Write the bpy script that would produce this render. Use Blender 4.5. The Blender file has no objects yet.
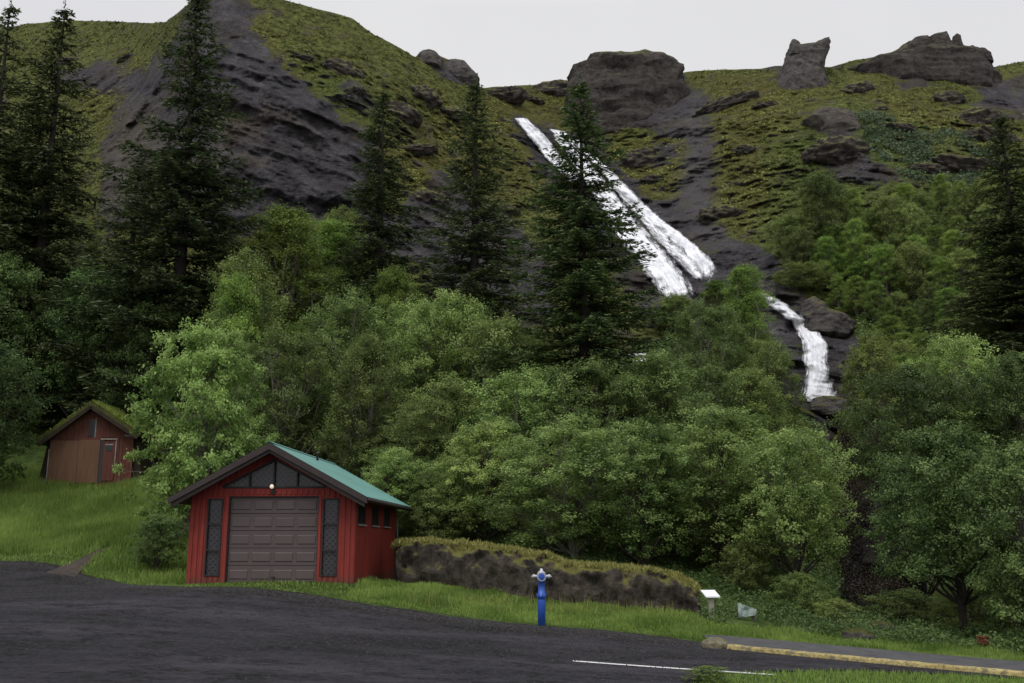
import bpy, bmesh, math, random
import numpy as np
from mathutils import Vector, Matrix

# ------------------------------------------------------------------ camera, sky, sun, exposure
scene = bpy.context.scene
C = scene.collection
R = math.radians
FPX = 995.0; PITCH = R(11.5); CAMZ = 2.0
cam_d = bpy.data.cameras.new('camera'); cam = bpy.data.objects.new('camera', cam_d); C.objects.link(cam)
cam_d.sensor_width = 36; cam_d.lens = FPX/1024*36; cam_d.clip_start = 0.1; cam_d.clip_end = 3000
cam.location = (0, 0, CAMZ); cam.rotation_euler = (R(90)+PITCH, 0, 0)
scene.camera = cam
scene.view_settings.view_transform = 'Standard'; scene.view_settings.look = 'None'
scene.view_settings.exposure = 0.0; scene.view_settings.gamma = 1
scene.view_settings.use_curve_mapping = False
w = bpy.data.worlds.new('World'); scene.world = w; w.use_nodes = True
nt = w.node_tree; nt.nodes.clear()
SUN_EL, SUN_AZ = R(62), R(200)      # soft overcast light from high behind the camera
sky = nt.nodes.new('ShaderNodeTexSky'); sky.sky_type = 'NISHITA'; sky.sun_disc = False
sky.sun_elevation = SUN_EL; sky.sun_rotation = SUN_AZ; sky.dust_density = 4; sky.air_density = 1
hs = nt.nodes.new('ShaderNodeHueSaturation'); hs.inputs['Saturation'].default_value = 0.2; hs.inputs['Value'].default_value = 1.0
nt.links.new(sky.outputs[0], hs.inputs['Color'])
bgs = nt.nodes.new('ShaderNodeBackground'); bgs.inputs[1].default_value = 0.03; nt.links.new(hs.outputs[0], bgs.inputs[0])
tc = nt.nodes.new('ShaderNodeTexCoord'); nz = nt.nodes.new('ShaderNodeTexNoise'); nz.inputs['Scale'].default_value = 1.6
nz.inputs['Detail'].default_value = 4
nt.links.new(tc.outputs['Generated'], nz.inputs['Vector'])
cr = nt.nodes.new('ShaderNodeValToRGB'); cr.color_ramp.elements[0].position = .3; cr.color_ramp.elements[1].position = .7
cr.color_ramp.elements[0].color = (.66, .66, .705, 1); cr.color_ramp.elements[1].color = (.755, .755, .765, 1)
nt.links.new(nz.outputs[0], cr.inputs[0])
bgc = nt.nodes.new('ShaderNodeBackground')
sxyz = nt.nodes.new('ShaderNodeSeparateXYZ'); nt.links.new(tc.outputs['Generated'], sxyz.inputs[0])    # overcast sky: brighter overhead
zr = nt.nodes.new('ShaderNodeMapRange'); zr.inputs[1].default_value = .5; zr.inputs[2].default_value = 1.0; zr.inputs[3].default_value = 1.0; zr.inputs[4].default_value = 2.1
nt.links.new(sxyz.outputs[2], zr.inputs[0]); nt.links.new(zr.outputs[0], bgc.inputs[1])
nt.links.new(cr.outputs[0], bgc.inputs[0])
addn = nt.nodes.new('ShaderNodeAddShader'); nt.links.new(bgs.outputs[0], addn.inputs[0]); nt.links.new(bgc.outputs[0], addn.inputs[1])
wo = nt.nodes.new('ShaderNodeOutputWorld'); nt.links.new(addn.outputs[0], wo.inputs[0])
bgs.inputs[1].default_value = 0.006
sd = bpy.data.lights.new('sun', 'SUN'); sd.energy = 1.5; sd.angle = R(22); sd.color = (1, .97, .93)
so = bpy.data.objects.new('sun', sd); C.objects.link(so)
sdir = Vector((math.sin(SUN_AZ)*math.cos(SUN_EL), math.cos(SUN_AZ)*math.cos(SUN_EL), math.sin(SUN_EL)))
so.rotation_euler = sdir.to_track_quat('Z', 'Y').to_euler()

rng = np.random.default_rng(7)
random.seed(7)

# ------------------------------------------------------------------ helpers
def tag(o, label=None, cat=None, group=None, kind=None):
    if label: o['label'] = label
    if cat: o['category'] = cat
    if group: o['group'] = group
    if kind: o['kind'] = kind
    return o
def empty(name, loc, rz=0, **k):
    o = bpy.data.objects.new(name, None); C.objects.link(o); o.location = loc; o.rotation_euler = (0, 0, rz)
    o.empty_display_size = .3
    return tag(o, **k)
def link_mesh(name, me, mat, parent=None, smooth=False):
    o = bpy.data.objects.new(name, me); C.objects.link(o)
    if mat is not None and len(me.materials) == 0: me.materials.append(mat)
    if parent: o.parent = parent
    if smooth: me.polygons.foreach_set('use_smooth', np.ones(len(me.polygons), bool))
    return o
def np_mesh(name, V, F, attrs=None, k=None):
    """V (n,3), F (m,k) -> mesh, attrs {name: (domain, array)}"""
    me = bpy.data.meshes.new(name)
    V = np.asarray(V, np.float32); F = np.asarray(F, np.int32); m, k = F.shape
    me.vertices.add(len(V)); me.vertices.foreach_set('co', V.ravel())
    me.loops.add(m*k); me.loops.foreach_set('vertex_index', F.ravel())
    me.polygons.add(m); me.polygons.foreach_set('loop_start', np.arange(0, m*k, k, dtype=np.int32))
    me.update(calc_edges=True)
    if attrs:
        for n, (dom, arr) in attrs.items():
            arr = np.asarray(arr, np.float32)
            if arr.ndim == 1:
                a = me.attributes.new(n, 'FLOAT', dom); a.data.foreach_set('value', arr)
            else:
                a = me.attributes.new(n, 'FLOAT_COLOR', dom)
                c = np.ones((len(arr), 4), np.float32); c[:, :arr.shape[1]] = arr; a.data.foreach_set('color', c.ravel())
    return me
def grid_faces(nr, nc, off=0):
    r, c = np.meshgrid(np.arange(nr-1), np.arange(nc-1), indexing='ij')
    a = (r*nc+c).ravel()+off
    return np.stack([a, a+1, a+nc+1, a+nc], 1)
class MB:
    def __init__(s): s.v = []; s.f = []
    def poly(s, pts, faces):
        o = len(s.v); s.v += [tuple(p) for p in pts]; s.f += [tuple(i+o for i in f) for f in faces]
    def box(s, x0, x1, y0, y1, z0, z1):
        s.poly([(x0,y0,z0),(x1,y0,z0),(x1,y1,z0),(x0,y1,z0),(x0,y0,z1),(x1,y0,z1),(x1,y1,z1),(x0,y1,z1)],
               [(0,3,2,1),(4,5,6,7),(0,1,5,4),(1,2,6,5),(2,3,7,6),(3,0,4,7)])
    def prism(s, pts, y0, y1):        # outline in x,z extruded along y
        n = len(pts)
        s.poly([(p[0], y0, p[1]) for p in pts]+[(p[0], y1, p[1]) for p in pts],
               [tuple(range(n))]+[tuple(range(2*n-1, n-1, -1))]+[(i, i+n, (i+1) % n+n, (i+1) % n) for i in range(n)])
    def bar(s, a, b, w, h, up=(0,0,1)):    # beam from a to b
        a = Vector(a); b = Vector(b); d = (b-a).normalized(); x = d.cross(Vector(up)).normalized(); u = x.cross(d)
        P = []
        for p in (a, b):
            for sx, su in ((-1,-1),(1,-1),(1,1),(-1,1)): P.append(p+x*sx*w/2+u*su*h/2)
        s.poly(P, [(3,2,1,0),(4,5,6,7),(0,1,5,4),(1,2,6,5),(2,3,7,6),(3,0,4,7)])
    def tube(s, pts, radii, n=8, cap=True):
        pts = [Vector(p) for p in pts]; rings = []
        o = len(s.v)
        for i, p in enumerate(pts):
            d = (pts[min(i+1, len(pts)-1)]-pts[max(i-1, 0)]).normalized()
            x = d.orthogonal().normalized() if i == 0 else (x-d*x.dot(d)).normalized()
            y = d.cross(x)
            for k in range(n):
                t = 2*math.pi*k/n; s.v.append(tuple(p+(x*math.cos(t)+y*math.sin(t))*radii[i]))
        for i in range(len(pts)-1):
            for k in range(n):
                a = o+i*n+k; b = o+i*n+(k+1) % n; s.f.append((a, b, b+n, a+n))
        if cap:
            s.f.append(tuple(o+k for k in range(n-1, -1, -1))); s.f.append(tuple(o+(len(pts)-1)*n+k for k in range(n)))
    def lathe(s, prof, cx=0, cy=0, n=20):   # prof [(r,z)]
        s.tube([(cx, cy, z+i*1e-5) for i, (r, z) in enumerate(prof)], [max(r, 1e-3) for r, z in prof], n)
    def build(s, name, mat, parent=None, smooth=False, bevel=0):
        me = bpy.data.meshes.new(name); me.from_pydata(s.v, [], s.f); me.update()
        bm = bmesh.new(); bm.from_mesh(me)
        bmesh.ops.recalc_face_normals(bm, faces=bm.faces)
        if bevel: bmesh.ops.bevel(bm, geom=list(bm.edges), offset=bevel, segments=1, affect='EDGES', clamp_overlap=True)
        bm.to_mesh(me); bm.free()
        return link_mesh(name, me, mat, parent, smooth)

# numpy perlin noise
_perm = rng.permutation(256); _perm = np.concatenate([_perm, _perm, _perm])
_grad = rng.normal(size=(256, 3)); _grad /= np.linalg.norm(_grad, axis=1)[:, None]
def perlin(P):
    P = np.asarray(P, float); i = np.floor(P).astype(int); f = P-i; i &= 255
    u = f*f*f*(f*(f*6-15)+10); out = 0
    for dx in (0, 1):
        for dy in (0, 1):
            for dz in (0, 1):
                h = _perm[_perm[_perm[(i[..., 0]+dx) & 255]+((i[..., 1]+dy) & 255)]+((i[..., 2]+dz) & 255)]
                g = _grad[h]
                d = (g*(f-np.array([dx, dy, dz]))).sum(-1)
                wx = u[..., 0] if dx else 1-u[..., 0]; wy = u[..., 1] if dy else 1-u[..., 1]; wz = u[..., 2] if dz else 1-u[..., 2]
                out = out+d*wx*wy*wz
    return out*1.6
def fbm(P, oct=4, ridge=False):
    P = np.asarray(P, float); a = 1.; out = 0; tot = 0
    for o in range(oct):
        n = perlin(P*(2**o)+o*17.3)
        if ridge: n = 1-2*np.abs(n)
        out = out+a*n; tot += a; a *= .5
    return out/tot

def ray(px, py, Y):
    a = (np.asarray(px, float)-512)/FPX; b = (341.5-np.asarray(py, float))/FPX
    s = Y/(math.cos(PITCH)-b*math.sin(PITCH))
    return np.stack(np.broadcast_arrays(a*s, Y, CAMZ+(math.sin(PITCH)+b*math.cos(PITCH))*s), -1)
def project(P):
    P = np.asarray(P, float); y = P[..., 1]; z = P[..., 2]-CAMZ
    d = y*math.cos(PITCH)+z*math.sin(PITCH); u = -y*math.sin(PITCH)+z*math.cos(PITCH)
    return 512+FPX*P[..., 0]/d, 341.5-FPX*u/d

# ------------------------------------------------------------------ materials
def mat_base(name, rough=.8, spec=.3):
    m = bpy.data.materials.new(name); m.use_nodes = True; n = m.node_tree.nodes; b = n['Principled BSDF']
    b.inputs['Roughness'].default_value = rough; b.inputs['Specular IOR Level'].default_value = spec
    return m, m.node_tree, b
def N(nt, t, **k):
    n = nt.nodes.new(t)
    for a, v in k.items():
        if a in n.inputs: n.inputs[a].default_value = v
        else: setattr(n, a, v)
    return n
def noise(nt, scale, detail=5, rough=.6, vec=None, stretch=None):
    t = N(nt, 'ShaderNodeTexNoise'); t.inputs['Scale'].default_value = scale; t.inputs['Detail'].default_value = detail
    t.inputs['Roughness'].default_value = rough
    if vec is None: vec = N(nt, 'ShaderNodeTexCoord').outputs['Object']
    if stretch:
        mp = N(nt, 'ShaderNodeMapping'); mp.inputs['Scale'].default_value = stretch; nt.links.new(vec, mp.inputs[0]); vec = mp.outputs[0]
    nt.links.new(vec, t.inputs['Vector'])
    return t.outputs[0]
def ramp(nt, fac, stops):
    r = N(nt, 'ShaderNodeValToRGB'); e = r.color_ramp.elements
    while len(e) < len(stops): e.new(.5)
    for i, (p, c) in enumerate(stops):
        e[i].position = p; e[i].color = tuple(c)+(1,) if hasattr(c, '__len__') else (c, c, c, 1)
    nt.links.new(fac, r.inputs[0]); return r.outputs[0]
def mix(nt, fac, a, b, mode='MIX'):
    m = N(nt, 'ShaderNodeMix', data_type='RGBA', blend_type=mode)
    for s, v in ((m.inputs[0], fac), (m.inputs[6], a), (m.inputs[7], b)):
        if isinstance(v, bpy.types.NodeSocket): nt.links.new(v, s)
        elif hasattr(v, '__len__'): s.default_value = tuple(v)+(1,)
        else: s.default_value = v
    return m.outputs[2]
def math_n(nt, op, a, b=None, clamp=False):
    m = N(nt, 'ShaderNodeMath', operation=op, use_clamp=clamp)
    for s, v in ((m.inputs[0], a), (m.inputs[1], b)):
        if v is None: continue
        if isinstance(v, bpy.types.NodeSocket): nt.links.new(v, s)
        else: s.default_value = v
    return m.outputs[0]
def bump(nt, b, h, strength, dist, prev=None):
    n = N(nt, 'ShaderNodeBump'); n.inputs['Strength'].default_value = strength; n.inputs['Distance'].default_value = dist
    nt.links.new(h, n.inputs['Height'])
    if prev: nt.links.new(prev, n.inputs['Normal'])
    nt.links.new(n.outputs[0], b.inputs['Normal']); return n.outputs[0]
def simple(name, col, rough=.7, var=.25, scale=6, bmp=.3, bdist=.01, metal=0, stretch=None, spec=.3):
    m, t, b = mat_base(name, rough, spec); b.inputs['Metallic'].default_value = metal
    n = noise(t, scale, 6, .65, stretch=stretch)
    lo = tuple(c*(1-var) for c in col); hi = tuple(min(1, c*(1+var)) for c in col)
    t.links.new(ramp(t, n, [(.3, lo), (.7, hi)]), b.inputs['Base Color'])
    bump(t, b, noise(t, scale*5, 4, .6, stretch=stretch), bmp, bdist)
    return m
def leaf_mat(name, dark, light, trans=.3, rough=.55, objvar=.35):
    m, t, b = mat_base(name, rough, .25)
    at = N(t, 'ShaderNodeAttribute', attribute_name='tone')
    oi = N(t, 'ShaderNodeObjectInfo')
    c = mix(t, at.outputs['Fac'], dark, light)
    h = N(t, 'ShaderNodeHueSaturation')
    t.links.new(c, h.inputs['Color'])
    mr = N(t, 'ShaderNodeMapRange'); mr.inputs[3].default_value = 1-objvar; mr.inputs[4].default_value = 1+objvar
    t.links.new(oi.outputs['Random'], mr.inputs[0]); t.links.new(mr.outputs[0], h.inputs['Value'])
    w2 = N(t, 'ShaderNodeTexWhiteNoise', noise_dimensions='1D'); t.links.new(oi.outputs['Random'], w2.inputs['W'])
    mh = N(t, 'ShaderNodeMapRange'); mh.inputs[3].default_value = .486; mh.inputs[4].default_value = .508
    t.links.new(w2.outputs[0], mh.inputs[0]); t.links.new(mh.outputs[0], h.inputs['Hue'])
    t.links.new(h.outputs[0], b.inputs['Base Color'])
    tr = N(t, 'ShaderNodeBsdfTranslucent'); t.links.new(h.outputs[0], tr.inputs[0])
    ms = N(t, 'ShaderNodeMixShader'); ms.inputs[0].default_value = trans
    t.links.new(b.outputs[0], ms.inputs[1]); t.links.new(tr.outputs[0], ms.inputs[2])
    t.links.new(ms.outputs[0], t.nodes['Material Output'].inputs[0])
    return m
M = {}
M['leaf'] = leaf_mat('leaf_green', (.055, .10, .026), (.35, .47, .145), .42)
M['leaf_bright'] = leaf_mat('leaf_bright', (.08, .15, .03), (.46, .64, .20), .45, objvar=.03)
M['leaf_deep'] = leaf_mat('leaf_deep', (.036, .068, .02), (.18, .27, .085), .4)
M['leaf_olive'] = leaf_mat('leaf_olive', (.060, .10, .028), (.31, .39, .115), .42)
M['leaf_fresh'] = leaf_mat('leaf_fresh', (.065, .12, .025), (.34, .48, .11), .45)
M['needle'] = leaf_mat('needle', (.018, .030, .012), (.12, .16, .06), .2, objvar=.25)
M['needle_green'] = leaf_mat('needle_green', (.020, .045, .016), (.12, .185, .06), .2, objvar=.1)
M['grass'] = leaf_mat('grass_blade', (.10, .18, .03), (.38, .50, .13), .5, objvar=.0)
M['dry_grass'] = leaf_mat('dry_grass', (.13, .14, .035), (.40, .40, .13), .3, objvar=.0)
M['bark'] = simple('bark', (.07, .06, .05), .9, .4, 8, .8, .02, stretch=(1, 1, .25))
M['bark_dark'] = simple('bark_dark', (.030, .025, .02), .9, .4, 8, .8, .02, stretch=(1, 1, .25))
M['bark_pale'] = simple('bark_pale', (.16, .145, .12), .9, .5, 6, .6, .02, stretch=(1, 1, .4))

# ------------------------------------------------------------------ terrain
gc = []
def gpx(px, py, Y): p = ray(px, py, Y); gc.append(tuple(p))
for a in [(0,562,33),(100,580,30),(60,569,31.5),(187,584,27.2),(353,583,27),(396,575,33.5),(300,592,25.2),(420,612,23.8),(480,620,23.5),
          (541,625,23.3),(680,640,22),(1024,665,21),(850,652,21.5),(0,683,12.5),(512,683,15),(1024,683,17.6),(540,604,26),(400,581,29),
          (697,613,25.5),(1024,652,23),(860,640,23.5),(-150,556,36)]: gpx(*a)
gc += [(-9,31,1.02),(-6.5,25.8,.98),(-4,30,1.02),(-40,0,.9),(40,0,-1.2),(0,-40,-.3),(-40,-60,.6),(40,-60,-1.),(-40,30,2.5),(32,25,-.6),(-60,10,2),(60,10,-1.5),
       (0,5,.0),(-20,15,.75),
       (-30,34,2.6),(-17,34,1.6),(-13,34,1.85),(-8,34,1.25),(-3.8,34,1.7),(1.6,34,2.1),(6.2,34,1.3),(9.3,33,.5),(11.7,33,-1.2),(14.5,33,.7),(17,34,1.7),(28,34,3)]
gc = np.array(gc)
def tps(r2): return np.where(r2 > 1e-9, r2*np.log(np.maximum(r2, 1e-9)), 0)
S = 20.
_A = gc[:, :2]/S; n_ = len(_A)
K = tps(((_A[:, None]-_A[None])**2).sum(-1))+np.eye(n_)*2e-3
Pm = np.c_[np.ones(n_), _A]
L = np.block([[K, Pm], [Pm.T, np.zeros((3, 3))]])
_sol = np.linalg.solve(L, np.r_[gc[:, 2], np.zeros(3)])
def G(X, Y):
    X = np.asarray(X, float); Y = np.asarray(Y, float); sh = np.broadcast(X, Y).shape
    Q = np.stack(np.broadcast_arrays(X, Y), -1).reshape(-1, 2)/S
    out = np.empty(len(Q))
    for i in range(0, len(Q), 50000):
        q = Q[i:i+50000]
        out[i:i+50000] = tps(((q[:, None]-_A[None])**2).sum(-1))@_sol[:n_]+_sol[n_]+q@_sol[n_+1:]
    out = np.clip(out, -3, 9)
    return out.reshape(sh)
def ground_hit(px, py, y0=6., y1=34.):
    """world point where the picture ray meets the near ground"""
    Ys = np.linspace(y0, y1, 400); P = ray(px, py, Ys); d = P[:, 2]-G(P[:, 0], P[:, 1])
    i = int(np.argmax(d < 0)) if (d < 0).any() else len(Ys)-1
    return P[i]

PXA = np.array([-1400,-400,-150,0,120,200,300,400,480,560,640,720,800,860,930,1024,1200,1500,2500.])
PYL = np.array([450,400,350,300,250,200,150,100,50,0,-60.])
T = np.array([
 [50,60,70,80,90,102,115,130,142,150,160],
 [50,60,70,80,90,102,115,130,142,150,160],
 [51,60,68,77,87,98,110,122,136,148,158],
 [50,58,66,74,83,93,104,117,130,140,150],
 [52,58,64,70,76,82,90,100,116,132,142],
 [48,54,60,66,69,71,74,77,81,86,92],
 [47,53,59,64.5,69,72.5,75.5,79,84,90,96],
 [46,52,58,64,70,75,80,85,91,98,104],
 [46,53,60,67,75,84,91,97,104,110,116],
 [46,54,60,68,78,88,98,108,118,128,134],
 [47,55,62,70,78,87,95,104,115,124,130],
 [45,53,60,67,74,81,88,96,106,116,124],
 [46,53,58,63,69,75,83,92,103,112,120],
 [50,55,58,62,67,73,81,90,101,110,118],
 [43,49,54,60,66,73,81,90,101,110,118],
 [40,45,50,56,62,70,80,92,106,116,124],
 [39,44,49,55,62,71,83,97,112,122,130],
 [40,46,52,60,70,82,96,110,124,134,140],
 [40,46,52,60,70,82,96,110,124,134,140.]])
SKY = np.array([(-1400,110),(-400,60),(-150,45),(0,28),(30,24),(60,21),(100,21),(150,23),(166,22),(176,14),(188,4),(200,-6),(240,-10),(285,0),(330,12),(352,18),(375,35),
 (400,48),(415,57),(440,56),(455,62),(468,68),(474,78),(478,88),(500,87),(530,85),(560,81),(574,79),(577,70),(585,78),(600,77),(625,76),(645,76),(665,75),(680,73),(690,72),(710,70),
 (740,69),(760,69),(775,66),(830,67),(855,60),(880,56),(905,62),(925,62),(945,62),(960,65),(985,68),(1000,66),(1024,61),(1200,50),(1500,60),(2500,110.)])
YJ = 34.
pxs = np.concatenate([np.arange(-1400, -160, 20), np.arange(-160, 1200, 2.2), np.arange(1200, 2520, 20)])
NC = len(pxs); NR = 400
Xj = ((pxs-512)/FPX)*YJ*1.012
zj = G(Xj, np.full(NC, YJ)); pxj, pyj = project(np.stack([Xj, np.full(NC, YJ), zj], -1))
sky_py = np.interp(pxs, SKY[:, 0], SKY[:, 1])
sky_py += 1.6*fbm(np.stack([pxs/22, pxs*0, pxs*0+3], -1), 3)
tt = np.linspace(0, 1, NR)[:, None]
PX = pxs[None]+(pxj-pxs)[None]*(1-tt)**3
PY = pyj[None]*(1-tt)+sky_py[None]*tt
# depth of every hill point
Tcol = np.empty((NC, len(PYL)))
for k in range(len(PYL)): Tcol[:, k] = np.interp(pxs, PXA, T[:, k])
YY = np.empty((NR, NC))
for j in range(NC):
    yk = np.r_[YJ, Tcol[j]]; pk = np.r_[pyj[j], PYL]
    YY[:, j] = np.interp(-PY[:, j], -pk, yk)
def blur(A, n, ax):
    k = np.ones(2*n+1)/(2*n+1); pad = [(0, 0), (0, 0)]; pad[ax] = (n, n)
    B = np.pad(A, pad, mode='reflect', reflect_type='odd'); return np.apply_along_axis(lambda v: np.convolve(v, k, 'valid'), ax, B)
for _ in range(2): YY = blur(blur(YY, 11, 0), 8, 1)
YY[0] = YJ
P0 = ray(PX, PY, YY)
def inpoly(px, py, poly):
    poly = np.array(poly, float); inside = np.zeros(px.shape, bool); n = len(poly); j = n-1
    for i in range(n):
        xi, yi = poly[i]; xj, yj = poly[j]
        c = ((yi > py) != (yj > py)) & (px < (xj-xi)*(py-yi)/(yj-yi+1e-12)+xi)
        inside ^= c; j = i
    return inside
wx = PX+15*fbm(P0*.12+5, 3)+9*fbm(P0*.5+5, 4); wy = PY+13*fbm(P0*.13+31, 3)+9*fbm(P0*.55+31, 4)
def zone(polys, b=2):
    m = np.zeros(PX.shape)
    for p in polys: m = np.maximum(m, inpoly(wx, wy, p).astype(float))
    for _ in range(b): m = blur(blur(m, 4, 0), 4, 1)
    return m
ROCK = zone([
 [(100,215),(105,150),(118,100),(150,70),(170,45),(188,10),(200,-15),(240,-20),(262,40),(300,82),(345,110),(385,135),(370,185),(395,225),(430,260),(330,262),(270,232),(215,235),(150,230)],
 [(400,205),(440,170),(480,185),(530,235),(560,270),(560,330),(500,330),(430,300)],
 [(572,90),(576,60),(620,50),(665,55),(687,75),(686,128),(660,138),(640,125),(600,135),(590,150)],
 [(690,95),(712,92),(716,190),(708,222),(745,240),(785,258),(815,300),(800,345),(760,300),(700,300),(645,252),(628,218),(660,206),(686,196)],
 [(505,112),(560,125),(620,165),(730,265),(715,320),(650,330),(600,262),(540,175)],
 [(890,60),(925,38),(960,40),(990,62),(985,92),(930,80),(905,85)],
 [(960,110),(990,80),(1060,50),(1060,120),(1024,125)],
 [(805,105),(850,112),(872,150),(935,185),(870,190),(825,165)],
 [(765,60),(800,55),(815,90),(780,84)],
 [(730,340),(770,290),(800,310),(860,330),(860,420),(820,430),(780,400)],
 [(820,420),(850,400),(900,440),(935,520),(930,600),(850,600),(835,500)],
 [(30,70),(110,60),(150,75),(100,95)],[(425,60),(470,66),(476,90),(450,80)],[(330,75),(372,82),(365,98),(340,92)],[(640,150),(676,148),(660,172),(645,165)]])
SCREE = zone([[(692,100),(706,96),(713,190),(706,215),(730,240),(700,250),(684,200),(684,140)]], 2)
TAN = zone([[(108,205),(112,120),(140,100),(160,120),(166,190),(150,215)]], 3)
YEL = zone([[(480,90),(575,90),(570,128),(545,135),(600,215),(560,230),(520,160),(490,120)],
 [(688,72),(770,72),(800,100),(780,200),(730,235),(715,190),(712,95)],[(850,85),(900,85),(1010,130),(1030,190),(940,165),(880,120)],
 [(215,15),(250,20),(330,90),(400,135),(440,175),(420,210),(380,150),(300,92),(245,50)],[(400,150),(480,100),(500,150),(540,210),(480,190),(440,180)],
 [(590,150),(640,140),(690,130),(685,195),(640,210),(610,180)],[(100,80),(170,60),(160,95),(90,130)]], 3)
GRNH = zone([[(280,40),(345,75),(395,110),(380,140),(320,105)],[(760,130),(860,105),(960,140),(1060,160),(1060,400),(780,400),(770,240)]], 4)
GRN = zone([[(-200,430),(60,430),(200,520),(200,600),(-200,600)],
            [(900,560),(1100,560),(1100,700),(800,700),(560,620),(400,600),(400,560)]], 3)
GRN = np.maximum(GRN, GRNH*.5)
amp = np.clip((YY-40)/22, 0, 1)*np.clip((1-tt)*9, .0, 1)
strat = fbm(np.stack([P0[..., 0]*.08, P0[..., 1]*.08, P0[..., 2]*.30+P0[..., 0]*.12], -1)+2, 4, ridge=True)
disp = 2.6*fbm(P0*.055+9, 3)+1.1*fbm(P0*.16+4, 3, ridge=True)+.55*fbm(P0*.5+7, 4)
rockd = 1.5*strat+1.8*fbm(P0*np.array([.16, .16, .10])+8, 4, ridge=True)+.32*fbm(P0*np.array([.8,.8,.55])+3, 4, ridge=True)+.12*fbm(P0*2.1, 3, ridge=True)
moss = .5*fbm(P0*np.array([.55,.55,1.1])+3, 4, ridge=True)+.38*fbm(P0*np.array([1.4,1.4,2.3]), 3)
YF = YY-amp*(disp+ROCK*rockd+(1-ROCK)*moss*1.6-ROCK*.3)+amp*SCREE*1.8
YF[0] = YJ
HP = ray(PX, PY, YF)
def F_at(px, py):
    """depth of the hill surface seen at picture ray px, py (arrays)"""
    px = np.atleast_1d(np.asarray(px, float)); py = np.atleast_1d(np.asarray(py, float))
    j = np.clip(np.interp(px, pxs, np.arange(NC)), 0, NC-1.001); j0 = j.astype(int); fj = j-j0; out = 0
    for jj, wj in ((j0, 1-fj), (j0+1, fj)):
        t = np.clip((pyj[jj]-py)/(pyj[jj]-sky_py[jj]), 0, 1)*(NR-1.001); r0 = t.astype(int); fr = t-r0
        out = out+wj*(YF[r0, jj]*(1-fr)+YF[r0+1, jj]*fr)
    return out
def ground_z(px, Y):
    if Y <= YJ:
        X = (px-512)/FPX*Y*1.012; return float(G(X, Y))
    j = int(np.argmin(abs(pxs-px))); c = YF[:, j]; k = np.argmax(c > Y) if (c > Y).any() else NR-1
    t = (Y-c[k-1])/(c[k]-c[k-1]+1e-9); return float(HP[k-1, j, 2]*(1-t)+HP[k, j, 2]*t)
# near rows (parallel), then hill rows, then the plateau behind the crest
yn = np.concatenate([np.linspace(-60, 6, 14), np.linspace(7, YJ-.4, 60)])
near = np.stack([np.broadcast_to(Xj, (len(yn), NC)), np.broadcast_to(yn[:, None], (len(yn), NC)), G(np.broadcast_to(Xj, (len(yn), NC)), np.broadcast_to(yn[:, None], (len(yn), NC)))], -1)
NEARZ = 1
back = []
for k, d in enumerate((3, 10, 30, 90)):
    b = HP[-1].copy(); b[:, 0] *= 1+d/b[:, 1]; b[:, 1] += d; b[:, 2] += (.2, .3, -1, -6)[k]; back.append(b)
ALL = np.concatenate([near, HP, np.array(back)], 0)
nn = len(yn); nb = len(back)
def padz(Z): return np.concatenate([np.zeros((nn, NC))+Z[0], Z, np.zeros((nb, NC))+Z[-1]], 0).ravel()
GRNf = padz(GRN); GRNf[:nn*NC] = 1
edge_px = [(-150,556),(-60,560),(0,562),(40,563),(75,573),(110,581),(140,586),(187,588),(250,589),(300,594),(360,604),(420,613),(480,621),(541,627),(600,631),(650,637),(700,643),(724,650),(860,663),(1024,678),(1150,690)]
ew = np.array([ground_hit(*p, y1=38.) for p in edge_px]); ew = ew[np.argsort(ew[:, 0])]
def far_edge(X): return np.interp(X, ew[:, 0], ew[:, 1])
vw = np.array([ground_hit(*p) for p in [(690,685),(700,679),(724,675),(780,672.5),(848,671.5),(940,675),(1024,680),(1150,692)]])
def near_edge(X): return np.where(X < vw[0, 0], -60, np.interp(X, vw[:, 0], vw[:, 1]))
inside = (ALL[:nn, :, 1] < far_edge(ALL[:nn, :, 0])-.6) & (ALL[:nn, :, 1] > near_edge(ALL[:nn, :, 0])+.5)   # road bed
ALL[:nn, :, 2] -= inside*.09
me = np_mesh('terrain', ALL.reshape(-1, 3), grid_faces(ALL.shape[0], NC),
             {'zones': ('POINT', np.stack([padz(ROCK), padz(YEL), GRNf], 1)), 'scree': ('POINT', padz(SCREE)), 'tan': ('POINT', padz(TAN))})
m, t, b = mat_base('hill_moss_rock', .95, .15)
za = N(t, 'ShaderNodeAttribute', attribute_name='zones'); sep = N(t, 'ShaderNodeSeparateColor'); t.links.new(za.outputs['Color'], sep.inputs[0])
tco = N(t, 'ShaderNodeTexCoord').outputs['Object']
n1 = noise(t, .35, 8, .7, tco); n2 = noise(t, 1.6, 8, .75, tco); n3 = noise(t, .12, 5, .6, tco); n4 = noise(t, .8, 8, .7, tco, (1, 1, 2.5)); n5 = noise(t, 6, 4, .7, tco)
mossc = ramp(t, n2, [(.30, (.03, .030, .013)), (.42, (.078, .086, .024)), (.54, (.15, .17, .042)), (.68, (.26, .28, .075))])
yelc = ramp(t, n2, [(.30, (.035, .03, .014)), (.44, (.095, .09, .026)), (.58, (.18, .175, .046)), (.74, (.29, .28, .09))])
grnc = ramp(t, n2, [(.28, (.03, .05, .014)), (.45, (.075, .12, .028)), (.62, (.14, .21, .055)), (.76, (.20, .27, .08))])
n6 = noise(t, .5, 10, .8, tco, (1, 1, .6)); n7 = noise(t, 3.5, 8, .8, tco, (1, 1, 1.6))
nr_ = math_n(t, 'ADD', math_n(t, 'MULTIPLY', n6, .6), math_n(t, 'MULTIPLY', n7, .4))
rockc = ramp(t, nr_, [(.36, (.022, .020, .021)), (.45, (.055, .051, .056)), (.53, (.10, .094, .102)), (.62, (.19, .18, .185))])
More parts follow.
